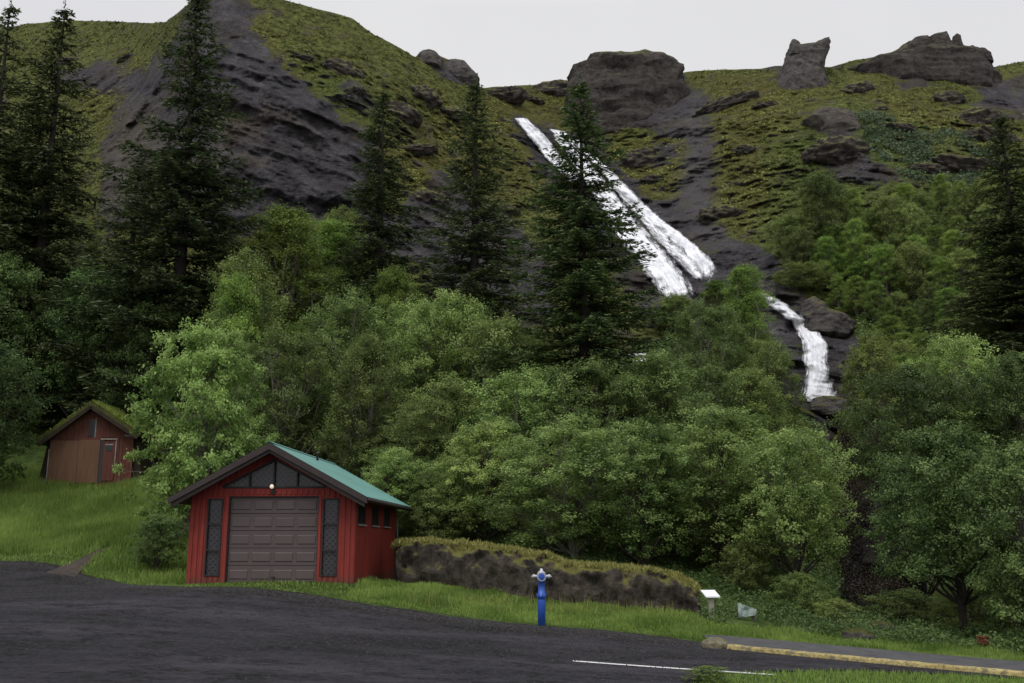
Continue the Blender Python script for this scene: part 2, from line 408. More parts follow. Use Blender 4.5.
rockb = ramp(t, nr_, [(.36, (.026, .020, .015)), (.45, (.060, .049, .038)), (.53, (.11, .093, .075)), (.62, (.19, .165, .135))])
rc = mix(t, ramp(t, n3, [(.5, 0.), (.66, 1.)]), rockc, rockb)
tn = N(t, 'ShaderNodeAttribute', attribute_name='tan'); rc = mix(t, math_n(t, 'MULTIPLY', tn.outputs['Fac'], .75), rc, ramp(t, n1, [(.3, (.10, .088, .068)), (.7, (.19, .165, .13))]))
sc = N(t, 'ShaderNodeAttribute', attribute_name='scree')
col = mix(t, sep.outputs[1], mossc, yelc)
col = mix(t, sep.outputs[2], col, grnc)
# bare earth and stones showing through the moss
bare = ramp(t, n1, [(.56, 0.), (.62, 1.)])
col = mix(t, math_n(t, 'MULTIPLY', bare, math_n(t, 'SUBTRACT', .8, math_n(t, 'MULTIPLY', sep.outputs[2], .65))), col, rockb)
ge = N(t, 'ShaderNodeNewGeometry'); gz = N(t, 'ShaderNodeSeparateXYZ'); t.links.new(ge.outputs['Normal'], gz.inputs[0])
rf = math_n(t, 'ADD', math_n(t, 'MULTIPLY', sep.outputs[0], 1.05), math_n(t, 'MULTIPLY', math_n(t, 'SUBTRACT', n1, .5), 2.6))
rf = math_n(t, 'ADD', rf, math_n(t, 'MULTIPLY', math_n(t, 'SUBTRACT', n2, .5), 2.2))
rf = math_n(t, 'ADD', rf, math_n(t, 'MULTIPLY', math_n(t, 'SUBTRACT', .55, gz.outputs[2]), .7))
rf = ramp(t, rf, [(.50, 0.), (.62, 1.)])
col = mix(t, rf, col, rc)
col = mix(t, math_n(t, 'MULTIPLY', sc.outputs['Fac'], .8), col, ramp(t, n5, [(.3, (.10, .095, .10)), (.7, (.18, .17, .17))]))
t.links.new(col, b.inputs['Base Color'])
pv = bump(t, b, nr_, 1., 1.6); bump(t, b, n5, .7, .15, pv)
M['terrain'] = m
terrain = link_mesh('hillside_terrain', me, m, smooth=True); tag(terrain, kind='structure')

# ------------------------------------------------------------------ road, path, kerb, line
def strip(name, X, y0, y1, lift, nr, mat, kind='structure', curve=None):
    V = []; E = []
    for k in range(nr):
        f = 1-(1-k/(nr-1))**2 if name == 'road' else k/(nr-1); y = y0*(1-f)+y1*f; V.append(np.stack([X, y, G(X, y)+lift], 1)); E.append(np.clip(1-(y1-y)/1.6, 0, 1)*np.clip((5-X)/2, 0, 1))
    V = np.concatenate(V); me = np_mesh(name, V, grid_faces(nr, len(X)), {'edge': ('POINT', np.concatenate(E))})
    o = link_mesh(name, me, mat, smooth=True); return tag(o, kind=kind)
# asphalt
m, t, b = mat_base('asphalt', .85, .12)
tco = N(t, 'ShaderNodeTexCoord').outputs['Object']
a1 = noise(t, .3, 8, .7, tco, (.6, 1.5, 1)); a2 = noise(t, 60, 3, .7, tco); a3 = noise(t, 1.3, 8, .8, tco, (.8, 1.1, 1)); a4 = noise(t, 9, 5, .7, tco)
c = ramp(t, a1, [(.36, (.011, .010, .012)), (.5, (.025, .0235, .028)), (.62, (.050, .046, .057))])
c = mix(t, ramp(t, a3, [(.50, 0.), (.57, .85)]), c, (.010, .0095, .0095))
c = mix(t, ramp(t, a4, [(.42, 0.), (.66, .5)]), c, (.065, .061, .068))
ea = N(t, 'ShaderNodeAttribute', attribute_name='edge'); ee = math_n(t, 'ADD', ea.outputs['Fac'], math_n(t, 'MULTIPLY', math_n(t, 'SUBTRACT', a3, .5), 3.2))
c = mix(t, ramp(t, ee, [(.42, 0.), (.62, 1.)]), c, ramp(t, noise(t, 22, 4, .8, tco), [(.35, (.006, .006, .006)), (.6, (.026, .024, .023)), (.75, (.07, .066, .062))]))
vo = N(t, 'ShaderNodeTexVoronoi'); vo.inputs['Scale'].default_value = 26; t.links.new(tco, vo.inputs['Vector'])
c = mix(t, ramp(t, vo.outputs['Distance'], [(.06, .5), (.15, 0.)]), c, (.10, .095, .095))
t.links.new(c, b.inputs['Base Color'])
t.links.new(ramp(t, a3, [(.35, .62), (.6, .95)]), b.inputs['Roughness'])
pv = bump(t, b, a2, .9, .02); pv = bump(t, b, a4, .9, .05, pv); bump(t, b, a3, .8, .08, pv)
M['asphalt'] = m
Xl = np.linspace(-38, vw[0, 0], 420); Xr = np.linspace(vw[0, 0]-.001, 24, 200)
jag = lambda X: .22*fbm(np.stack([X*1.1, X*0, X*0], -1), 4)+.05
Xa = np.r_[Xl, Xr]
y0 = np.where(np.arange(len(Xa)) < len(Xl), -58, np.interp(Xa, vw[:, 0], vw[:, 1])); y1 = far_edge(Xa)+np.where(Xa < 4.4, jag(Xa), 0)
def road_grid(X, lo, hi, nr=160):
    V = []; E = []
    for k in range(nr):
        f = 1-(1-k/(nr-1))**2; y = lo*(1-f)+hi*f; V.append(np.stack([X, y, G(X, y)+.016], 1)); E.append(np.clip(1-(hi-y)/2.6, 0, 1)*np.clip((5-X)/2, 0, 1))
    return np.concatenate(V), grid_faces(nr, len(X)), np.concatenate(E)
kx = len(Xl); y1[kx] = y1[kx-1]
g1 = road_grid(Xa[:kx], y0[:kx], y1[:kx]); g2 = road_grid(Xa[kx:], y0[kx:], y1[kx:])
me = np_mesh('road', np.concatenate([g1[0], g2[0]]), np.concatenate([g1[1], g2[1]+len(g1[0])]), {'edge': ('POINT', np.concatenate([g1[2], g2[2]]))})
tag(link_mesh('road', me, M['asphalt'], smooth=True), kind='structure')
# gravel track going up the meadow
M['dirt'] = simple('dirt', (.05, .038, .03), .98, .5, 5, .9, .03)
tr_px = [(60,576,11),(74,567,7),(88,559,4.5),(100,552,3.5),(112,546,3),(126,540,2.5)]
V = []
for (x, y, ww) in tr_px:
    for k in range(7):
        xx = x+(k/6-.5)*2*ww*1.4; yy = y+(k/6-.5)*ww*.35
        Yd = F_at(xx, yy)[0] if y < pyj[np.argmin(abs(pxs-xx))] else None
        p = ray(xx, yy, Yd-.06) if Yd is not None else ground_hit(xx, yy)+np.array([0, 0, .03])
        V.append(p)
me = np_mesh('dirt_path', np.array(V), grid_faces(len(tr_px), 7)); tag(link_mesh('dirt_path', me, M['dirt'], smooth=True), kind='structure')
# pavement path behind kerb
pf = np.array([ground_hit(*p) for p in [(702,638.5),(724,640),(780,645),(860,652),(940,659),(1024,666),(1150,678)]])
pn = np.array([ground_hit(*p) for p in [(708,642),(724,647),(780,652),(860,660),(940,667),(1024,674.5),(1150,687)]])
Xp = np.linspace(pf[0, 0], 20, 120)
m2 = simple('pavement', (.062, .061, .064), .85, .3, 3, .6, .02)
def kerb_line(X): return np.interp(X, ew[:, 0], ew[:, 1])
strip('footpath', Xp, kerb_line(Xp)+.18, np.maximum(np.interp(Xp, pf[:, 0], pf[:, 1]), kerb_line(Xp)+.25), .085, 8, m2)
# kerb : painted stone, one long casting in the ground
m, t, b = mat_base('kerb_yellow', .8, .3); tco = N(t, 'ShaderNodeTexCoord').outputs['Object']
k1 = noise(t, 9, 9, .85, tco, (1, 1, 1.5)); k2 = noise(t, 1.1, 4, .6, tco)
c = ramp(t, k2, [(.35, (.36, .28, .09)), (.65, (.47, .39, .16))])
c = mix(t, ramp(t, k1, [(.47, 0.), (.55, 1.)]), c, (.15, .13, .085))
t.links.new(c, b.inputs['Base Color']); bump(t, b, k1, .9, .03)
Xk = np.linspace(ew[np.argmin(abs(ew[:, 0]-ground_hit(724, 650)[0])), 0], 20, 260); yk = kerb_line(Xk); zk = G(Xk, yk)
jn = .018*fbm(np.stack([Xk*3, Xk*0, Xk*0+1], -1), 3)
prof = [(0, -.1), (0, .07), (.03, .095), (.15, .105), (.18, .09), (.18, -.1)]
V = np.concatenate([np.stack([Xk+dy*.12, yk+dy+jn*(.5 if dz > 0 else 0), zk+dz+jn*(1 if dz > 0 else 0)], 1) for dy, dz in prof])
kerb = link_mesh('kerb', np_mesh('kerb', V, grid_faces(len(prof), len(Xk))), m); tag(kerb, kind='structure')
# white line
m = simple('line_paint', (.62, .62, .62), .7, .2, 12, .5, .01)
la, lb = ground_hit(573, 662.5), ground_hit(776, 676.5); Xw = np.linspace(la[0], lb[0], 60)
yl = la[1]+(lb[1]-la[1])*(Xw-la[0])/(lb[0]-la[0])
strip('road_marking', Xw, yl-.07, yl+.07, .024, 3, m)

# ------------------------------------------------------------------ waterfall
m, t, b = mat_base('falling_water', .6, .3)
uv = N(t, 'ShaderNodeAttribute', attribute_name='flow').outputs['Vector']
f1 = noise(t, 1, 6, .7, uv, (9, 1.1, 1)); f2 = noise(t, 1, 5, .7, uv, (26, 3, 1)); f3 = noise(t, 1, 6, .75, uv, (3, 2.6, 1))
s_ = math_n(t, 'ADD', math_n(t, 'MULTIPLY', f1, .5), math_n(t, 'ADD', math_n(t, 'MULTIPLY', f2, .2), math_n(t, 'MULTIPLY', f3, .3)))
t.links.new(ramp(t, s_, [(.4, (.42, .43, .48)), (.54, (.86, .87, .9))]), b.inputs['Base Color'])
eg = N(t, 'ShaderNodeAttribute', attribute_name='body')
al = math_n(t, 'ADD', s_, math_n(t, 'MULTIPLY', eg.outputs['Fac'], .45))
t.links.new(ramp(t, al, [(.66, 0.), (.84, 1.)]), b.inputs['Alpha'])
bump(t, b, f2, .6, .2)
M['water'] = m
def ribbon(name, Ledge, Redge, nr=70, ncol=14, kind='structure', lift=.45, vs=1., dens=1.):
    Ledge = np.array(Ledge, float); Redge = np.array(Redge, float)
    def par(E):
        d = np.r_[0, np.cumsum(np.hypot(*np.diff(E, axis=0).T))]; d /= d[-1]; s = np.linspace(0, 1, nr)
        return np.stack([np.interp(s, d, E[:, 0]), np.interp(s, d, E[:, 1])], 1)
    Lp, Rp = par(Ledge), par(Redge)
    jl = fbm(np.stack([np.arange(nr)/5., np.zeros(nr), np.zeros(nr)+Ledge[0, 0]], -1), 3)*2.2; Lp[:, 0] += jl-2.5; Rp[:, 0] += jl[::-1]+2.5
    u = np.linspace(0, 1, ncol)[None, :, None]; A = Lp[:, None]*(1-u)+Rp[:, None]*u
    px, py = A[..., 0], A[..., 1]; D = F_at(px.ravel(), py.ravel()).reshape(px.shape)
    D = blur(blur(D, 2, 0), 1, 1) - lift - .35*fbm(np.stack([px/9, py/5, px*0], -1), 3, ridge=True) - .5*(1-(2*u[..., 0]-1)**2)
    V = ray(px, py, D); uu = np.broadcast_to(u[..., 0], px.shape)
    wpx = np.abs(Rp[:, 0]-Lp[:, 0])[:, None]
    seg = np.r_[0, np.cumsum(np.linalg.norm(np.diff(V[:, ncol//2], axis=0), axis=1))][:, None]
    flow = np.stack([uu*wpx*.035+Ledge[0, 0]*.1, np.broadcast_to(seg*.35*vs, px.shape), np.zeros(px.shape)], -1)
    body = (1-np.abs(2*uu-1)**1.5)*dens*np.clip((1-np.linspace(0, 1, nr))*7+.25, 0, 1)[:, None]*1.15
    me = np_mesh(name, V.reshape(-1, 3), grid_faces(nr, ncol), {'flow': ('POINT', flow.reshape(-1, 3)), 'body': ('POINT', body.ravel())})
    return link_mesh(name, me, M['water'], smooth=True)
wf = empty('upper_waterfall', tuple(ray(600, 190, F_at(600, 190)[0])), label='tall white waterfall slanting down the dark cliff behind the middle spruce', cat='waterfall')
wf2 = empty('lower_waterfall', tuple(ray(815, 350, F_at(815, 350)[0])), label='short white cascade between trees right of and below the tall fall', cat='waterfall')
def part_keep(o, par):
    o.parent = par; o.matrix_parent_inverse = Matrix.Translation(-Vector(par.location)); return o
part_keep(ribbon('water_strand', [(515,118),(530,138),(546,158),(560,172),(572,186)], [(525,118),(542,132),(557,150),(570,165),(584,182)]), wf)
part_keep(ribbon('water_strand', [(548,128),(564,152),(590,192),(612,235),(636,262),(652,285),(662,311)], [(566,132),(588,160),(612,187),(642,224),(668,252),(688,276),(704,294)], 110), wf)
part_keep(ribbon('water_strand', [(570,140),(598,168),(625,198),(655,226),(682,250),(698,270),(704,290)], [(580,140),(608,168),(640,199),(664,221),(692,241),(713,259),(721,272)], 100), wf)
part_keep(ribbon('water_strand', [(606,182),(632,212),(652,238),(676,264),(696,286)], [(622,186),(650,214),(672,236),(700,262),(710,284)], 80, dens=.62, lift=.3), wf)
part_keep(ribbon('water_strand', [(754,294),(768,305),(788,320)], [(766,293),(786,303),(806,324)], 30), wf2)
part_keep(ribbon('water_strand', [(788,314),(801,345),(804,370),(798,395),(808,406)], [(808,316),(830,345),(828,362),(834,382),(845,408)], 60), wf2)
sm = ribbon('small_cascade', [(627,354),(629,362)], [(648,353),(646,361)], 12, lift=3); tag(sm, 'tiny white splash of water between the treetops under the big spruce', 'waterfall')
mist_mat = None

# ------------------------------------------------------------------ rock things
def rock_mat(name, c0, c1, mossy=0., mosscol=(.10, .10, .025)):
    m, t, b = mat_base(name, .92, .2); tco = N(t, 'ShaderNodeTexCoord').outputs['Object']
    a = noise(t, 1.6, 10, .82, tco, (1, 1, 1.4)); q = noise(t, 7, 6, .7, tco)
    c = ramp(t, a, [(.38, c0), (.62, c1)])
    if mossy > 0:
        g = N(t, 'ShaderNodeNewGeometry'); sx = N(t, 'ShaderNodeSeparateXYZ'); t.links.new(g.outputs['Normal'], sx.inputs[0])
        f = math_n(t, 'ADD', math_n(t, 'MULTIPLY', sx.outputs[2], .9), math_n(t, 'SUBTRACT', a, .5))
        f = ramp(t, f, [(mossy, 0.), (mossy+.22, 1.)])
        c = mix(t, f, c, ramp(t, q, [(.3, tuple(x*.5 for x in mosscol)), (.7, tuple(x*1.4 for x in mosscol))]))
    t.links.new(c, b.inputs['Base Color']); pv = bump(t, b, a, .9, .25); bump(t, b, q, .8, .05, pv); return m
M['rock'] = rock_mat('crag_rock', (.045, .038, .032), (.13, .115, .10), .62)
M['rock_dark'] = rock_mat('dark_rock', (.025, .022, .02), (.13, .12, .112), .6)
M['rock_brown'] = rock_mat('brown_rock', (.013, .011, .010), (.082, .072, .064), .6)
M['rock_mossy'] = rock_mat('moss_crusted_rock', (.014, .012, .010), (.10, .088, .076), .40, (.12, .12, .035))
M['rock_black'] = rock_mat('shade_black_rock', (.012, .010, .009), (.045, .038, .032), .85)  # deep shade of the ravine put into the near-black rock colour
M['boulder'] = rock_mat('mossy_boulder', (.010, .009, .008), (.15, .125, .10), .50, (.17, .165, .045))
def outline_rock(name, outline, Y, depth, mat, seed, amp=.25, fr=.7, label=None, cat='rock', extra=()):
    """solid rock: rows of the outline become rounded rings with real depth; extra = spikes of the same rock"""
    allV = []; allF = []; off = 0; base = None; W0 = None
    for oi, ol in enumerate([outline]+list(extra)):
        W = np.array([ray(px, py, Y+depth*.42) for px, py in ol]); xs, zs = W[:, 0], W[:, 2]
        if W0 is None: W0 = xs.max()-xs.min()
        dd = depth*min(1, (xs.max()-xs.min())/W0*1.3) if oi else depth; yc = Y+depth*.5-(.25*depth-.25*dd if oi else 0)
        z0, z1 = zs.min(), zs.max(); nr, nc = 60, 72; V = []
        for i in range(nr):
            z = z0+(z1-z0)*(i/(nr-1))*.999+1e-4; cr_ = []
            for k in range(len(xs)):
                a, c = (xs[k], zs[k]), (xs[(k+1) % len(xs)], zs[(k+1) % len(xs)])
                if (a[1] > z) != (c[1] > z): cr_.append(a[0]+(c[0]-a[0])*(z-a[1])/(c[1]-a[1]))
            x0, x1 = (min(cr_), max(cr_)) if len(cr_) > 1 else (V[-1][:, 0].mean(), V[-1][:, 0].mean())
            th = np.linspace(0, 2*math.pi, nc, endpoint=False); ex = .7
            cx, hx = (x0+x1)/2, (x1-x0)/2; hy = dd/2*(1-.55*(i/(nr-1))**2)*min(1, hx/((xs.max()-xs.min())/2)+.25)
            V.append(np.stack([cx+hx*np.sign(np.cos(th))*np.abs(np.cos(th))**ex, yc+hy*np.sign(np.sin(th))*np.abs(np.sin(th))**ex, np.full(nc, z)], 1))
        V = np.array(V); am = amp*(.35 if oi else 1); n = fbm(V*fr+seed, 6, ridge=True)*am; nxy = V[..., :2]-V[..., :2].mean(1, keepdims=True)
        ln = np.linalg.norm(nxy, axis=-1, keepdims=True)+1e-6; V[..., :2] += nxy/ln*(n[..., None]-am*.2)*np.minimum(1, ln/(am*2)); V[..., 2] += .4*am*fbm(V*fr*1.7+seed+9, 3)
        if base is None: base = V[0].mean(0)
        Vt = np.concatenate([V.reshape(-1, 3), V[-1].mean(0)[None], V[0].mean(0)[None]]); top, bot = nr*nc, nr*nc+1; F = []
        for i in range(nr-1):
            for k in range(nc): a = i*nc+k; c = i*nc+(k+1) % nc; F.append((a, c, c+nc, a+nc))
        F += [((nr-1)*nc+k, (nr-1)*nc+(k+1) % nc, top) for k in range(nc)]+[((k+1) % nc, k, bot) for k in range(nc)]
        allF += [tuple(v+off for v in f) for f in F]; allV.append(Vt); off += len(Vt)
    me = bpy.data.meshes.new(name); me.from_pydata([tuple(v) for v in (np.concatenate(allV)-base)], [], allF); me.update()
    o = link_mesh(name, me, mat, smooth=True); o.location = Vector(base)
    return tag(o, label, cat)
dY = lambda px, py: float(F_at(px, py)[0])
outline_rock('rock_pinnacle', [(776,92),(783,72),(787,58),(789,49),(800,46),(812,44),(820,40),(826,37),(830,36.5),(829,46),(824,60),(822,72),(830,94),(832,106),(805,112),(778,104)], dY(805, 90)+.3, 4.5, M['rock_dark'], 3, .3, .7,
             'tall cat-eared rock pinnacle standing up on the skyline of the right ridge', 'rock pinnacle',
             extra=[[(788,58),(789,46),(791,42),(794,41.5),(797,44),(800,50),(801,58)]])
outline_rock('rock_block', [(570,160),(572,110),(573,84),(577,66),(588,62),(592,56),(606,53),(625,52),(648,54),(668,60),(682,70),(688,100),(684,140),(660,150),(630,140),(600,165)], dY(630, 120)-.5, 9, M['rock_brown'], 11, 1.5, .26,
             'big rounded dark rock block on the crest right of the waterfall top', 'rock')
outline_rock('jagged_crag', [(850,72),(870,62),(890,56),(902,46),(918,40),(930,37),(945,38),(957,46),(972,50),(984,58),(996,80),(990,104),(945,108),(900,100),(862,90)], dY(930, 84)+.8, 8, M['rock_brown'], 23, .9, .35,
             'jagged brown crag with small spikes on the skyline far right', 'crag',
             extra=[[(900,60),(906,46),(912,42),(924,40),(926,60)], [(920,60),(926,42),(934,38),(943,35.5),(945,41),(948,60)], [(946,60),(948,42),(952,39),(956,41),(959,60)], [(960,64),(962,52),(968,50),(973,64)], [(972,66),(975,53),(980,53),(985,58),(988,68)]])
outline_rock('ridge_rock', [(412,68),(420,53),(428,49),(436,52),(442,60),(441,72)], dY(430, 66)-.2, 3, M['rock_dark'], 5, .3, .6, 'small dark knob of rock on the ridge left of the sky notch', 'rock')
outline_rock('ridge_outcrop', [(440,76),(446,60),(462,61),(472,68),(478,80),(475,96),(460,90)], dY(460, 82)-.2, 4, M['rock_dark'], 7, .4, .5, 'dark overhanging rock at the right end of the left ridge', 'rock')
outline_rock('slope_outcrop', [(806,120),(820,106),(845,110),(860,124),(872,148),(880,166),(850,164),(822,140)], dY(840, 130)-.6, 5, M['rock'], 9, .6, .5, 'brown rock outcrop on the green slope below the pinnacle', 'rock')
outline_rock('ravine_rock', [(852,620),(858,580),(872,540),(890,520),(915,540),(930,570),(935,620)], 37., 5, M['rock_black'], 31, .6, .6, 'rock wall coloured black for shade inside the shaded ravine at right', 'rock')
outline_rock('fall_rock', [(800,335),(806,300),(815,296),(830,310),(850,325),(842,345),(815,342)], dY(825, 330)-1, 4, M['rock_dark'], 35, .4, .7, 'black wet rock beside the top of the lower cascade', 'rock')
outline_rock('fall_rock', [(808,412),(816,398),(832,396),(846,402),(850,416),(820,420)], dY(830, 408)-2, 3, M['rock_dark'], 37, .3, .9, 'dark rock at the foot of the lower cascade', 'rock')

# half-buried outcrops on the open slopes
og = np.array([(340,70),(352,92),(300,58),(420,96),(446,112),(395,112),(500,96),(530,100),(556,92),(70,62),(128,58),(728,104),(745,150),(655,180),(640,160),(722,215),
 (770,105),(880,110),(900,130),(950,100),(975,120),(1000,140),(860,90),(840,150),(930,170),(985,170),(450,170),(430,200),(500,210),(545,250),(412,150)], float)
for k, (px, py) in enumerate(og):
    Y = dY(px, py); p = ray(px, py, Y); r_ = rng.uniform(.6, 1.7)
    bm = bmesh.new(); bmesh.ops.create_icosphere(bm, subdivisions=5, radius=1)
    V = np.array([v.co[:] for v in bm.verts]); n = fbm(V*1.3+k*3.1, 5, ridge=True)*.5; V = V*(1+n)[:, None]*np.array([r_*rng.uniform(1, 1.9), r_, r_*rng.uniform(.5, .85)])
    for v, c in zip(bm.verts, V): v.co = c
    me = bpy.data.meshes.new('outcrop'); bm.to_mesh(me); bm.free(); o = link_mesh('outcrop', me, M['rock_mossy'], smooth=True); o.location = (float(p[0]), Y+r_*.62, float(p[2])-r_*.05)
    o.rotation_euler = (0, rng.uniform(-.3, .3), rng.uniform(-.4, .4))
    tag(o, 'weathered dark outcrop poking out of the moss on the open hillside', 'rock outcrop', 'outcrops on the mossy hillside')

# the long mossy boulder beside the hydrant
def long_boulder():
    e = empty('mossy_boulder', (0, 0, 0), label='long low dark boulder with a yellow-green mossy top behind the blue hydrant', cat='boulder')
    st = [(395,552,582,29.6),(402,546,584,29.3),(430,545,590,28.7),(460,547,595,28.1),(490,551,600,27.6),(520,556,605,27.2),(545,560,608,26.9),(575,568,610,26.6),(600,571,611,26.4),(630,572,613,26.2),(660,578,614,26.0),(680,582,616,25.9),(692,588,617,25.8),(698,596,618,25.75)]
    st = np.array(st, float); ns, nc = 150, 30; u = np.linspace(0, len(st)-1, ns); V = []
    for q in u:
        px, pt, pb, Y = [np.interp(q, range(len(st)), st[:, k]) for k in range(4)]
        P = ray(px, pt, Y+.3); Bm = ray(px, pb, Y); zt = P[2]; zb = Bm[2]-.25
        th = np.linspace(0, math.pi, nc); e_ = .55
        end = min(1, (q+.05)/.5, (len(st)-1-q+.05)/.8)**.4
        yy = -np.sign(np.cos(th))*np.abs(np.cos(th))**e_*1.0*(.35+.65*end); zz = np.abs(np.sin(th))**.6
        V.append(np.stack([np.full(nc, P[0]), Y+.9+yy, zb+(zt-zb)*zz], 1))
    V = np.array(V); d = .34*fbm(V*np.array([.9, .9, 1.2])+4, 5, ridge=True)+.14*fbm(V*2.6+2, 4, ridge=True)
    V[..., 1] -= d*1.3; V[..., 2] += d*.5*np.clip((V[..., 2]-V[..., 2].min())/1.2, 0, 1)
    base = V.reshape(-1, 3).mean(0); base[2] = V[..., 2].min()
    e.location = base
    o = link_mesh('rock_body', np_mesh('rock_body', V.reshape(-1, 3)-base, grid_faces(ns, nc)[:, ::-1]), M['boulder'], e, True)
    # grass growing along the top
    tops = V[:, 11:20].reshape(-1, 3); n = 16000; i = rng.integers(0, len(tops), n); p = tops[i]+rng.normal(0, .06, (n, 3))*np.array([1, 1, .2])-base
    me = blades(p, rng.uniform(.02, .13, n), .02, .9); g = link_mesh('moss_and_grass', me, M['dry_grass'], e); tag(g, kind='stuff')
    return e
def blades(p, h, wid, lean=.4, tone=None):
    n = len(p); az = rng.uniform(0, 2*math.pi, n); la = rng.uniform(0, 2*math.pi, n); ll = h*rng.uniform(.1, 1, n)*lean
    dx = np.stack([np.cos(az), np.sin(az), np.zeros(n)], 1)*(wid*rng.uniform(.6, 1.3, n))[:, None]
    tip = p+np.stack([np.cos(la)*ll, np.sin(la)*ll, h], 1)
    V = np.stack([p-dx, p+dx, tip], 1).reshape(-1, 3); F = np.arange(3*n).reshape(-1, 3)
    if tone is None: tone = np.clip(rng.normal(.5, .22, n), 0, 1)
    return np_mesh('blades', V, F, {'tone': ('FACE', tone)})
long_boulder()

# ------------------------------------------------------------------ garage
def wood_red():
    m, t, b = mat_base('red_siding', .7, .3); tco = N(t, 'ShaderNodeTexCoord').outputs['Object']
    a = noise(t, 3, 7, .7, tco, (3, 3, .35)); q = noise(t, 30, 4, .6, tco, (1, 1, .08))
    c = ramp(t, a, [(.3, (.185, .024, .018)), (.55, (.25, .037, .027)), (.75, (.31, .055, .042))])
    st = noise(t, 1.2, 6, .7, tco, (6, 6, .5)); c = mix(t, ramp(t, st, [(.52, 0.), (.72, .55)]), c, (.12, .03, .024))
    sz_ = N(t, 'ShaderNodeSeparateXYZ'); t.links.new(tco, sz_.inputs[0]); mud = math_n(t, 'ADD', sz_.outputs[2], math_n(t, 'MULTIPLY', math_n(t, 'SUBTRACT', a, .5), .8))
    c = mix(t, ramp(t, mud, [(.02, .6), (.22, 0.)]), c, (.09, .05, .035))
    t.links.new(c, b.inputs['Base Color']); bump(t, b, q, .4, .004); return m
M['red'] = wood_red()
M['dark_trim'] = simple('dark_brown_trim', (.045, .034, .032), .6, .2, 5, .2, .004)
M['door'] = simple('brown_door', (.098, .076, .075), .55, .08, 3, .15, .002)
M['door_highlight'] = simple('brown_door_highlight', (.105, .082, .08), .5, .08, 3, .1, .002)  # lighter door brown: highlight of the raised panels put into the colour
M['frame_dark'] = simple('window_frame_dark', (.03, .025, .025), .6, .2, 5, .2, .003)
M['teal'] = simple('teal_roof_metal', (.11, .25, .22), .45, .14, 1.5, .1, .004, stretch=(1, .3, 1))
def glass_dark(name, col, lattice=True):
    m, t, b = mat_base(name, .25, .5); tco = N(t, 'ShaderNodeTexCoord').outputs['Object']
    if lattice:
        mp = N(t, 'ShaderNodeMapping'); mp.inputs['Scale'].default_value = (9, 9, 9); mp.inputs['Rotation'].default_value = (0, R(45), 0)
        t.links.new(tco, mp.inputs[0])
        sx = N(t, 'ShaderNodeSeparateXYZ'); t.links.new(mp.outputs[0], sx.inputs[0])
        fx = math_n(t, 'PINGPONG', sx.outputs[0], .5); fz = math_n(t, 'PINGPONG', sx.outputs[2], .5)
        mn = math_n(t, 'MINIMUM', fx, fz)
        c = mix(t, ramp(t, mn, [(.07, 1.), (.13, 0.)]), col, tuple(x*1.9 for x in col))
        t.links.new(c, b.inputs['Base Color']); bump(t, b, mn, .4, .01)
    else: b.inputs['Base Color'].default_value = tuple(col)+(1,)
    return m
M['glass'] = glass_dark('leaded_dark_glass', (.028, .027, .030)); M['glass_plain'] = glass_dark('plain_dark_glass', (.015, .016, .017), False)
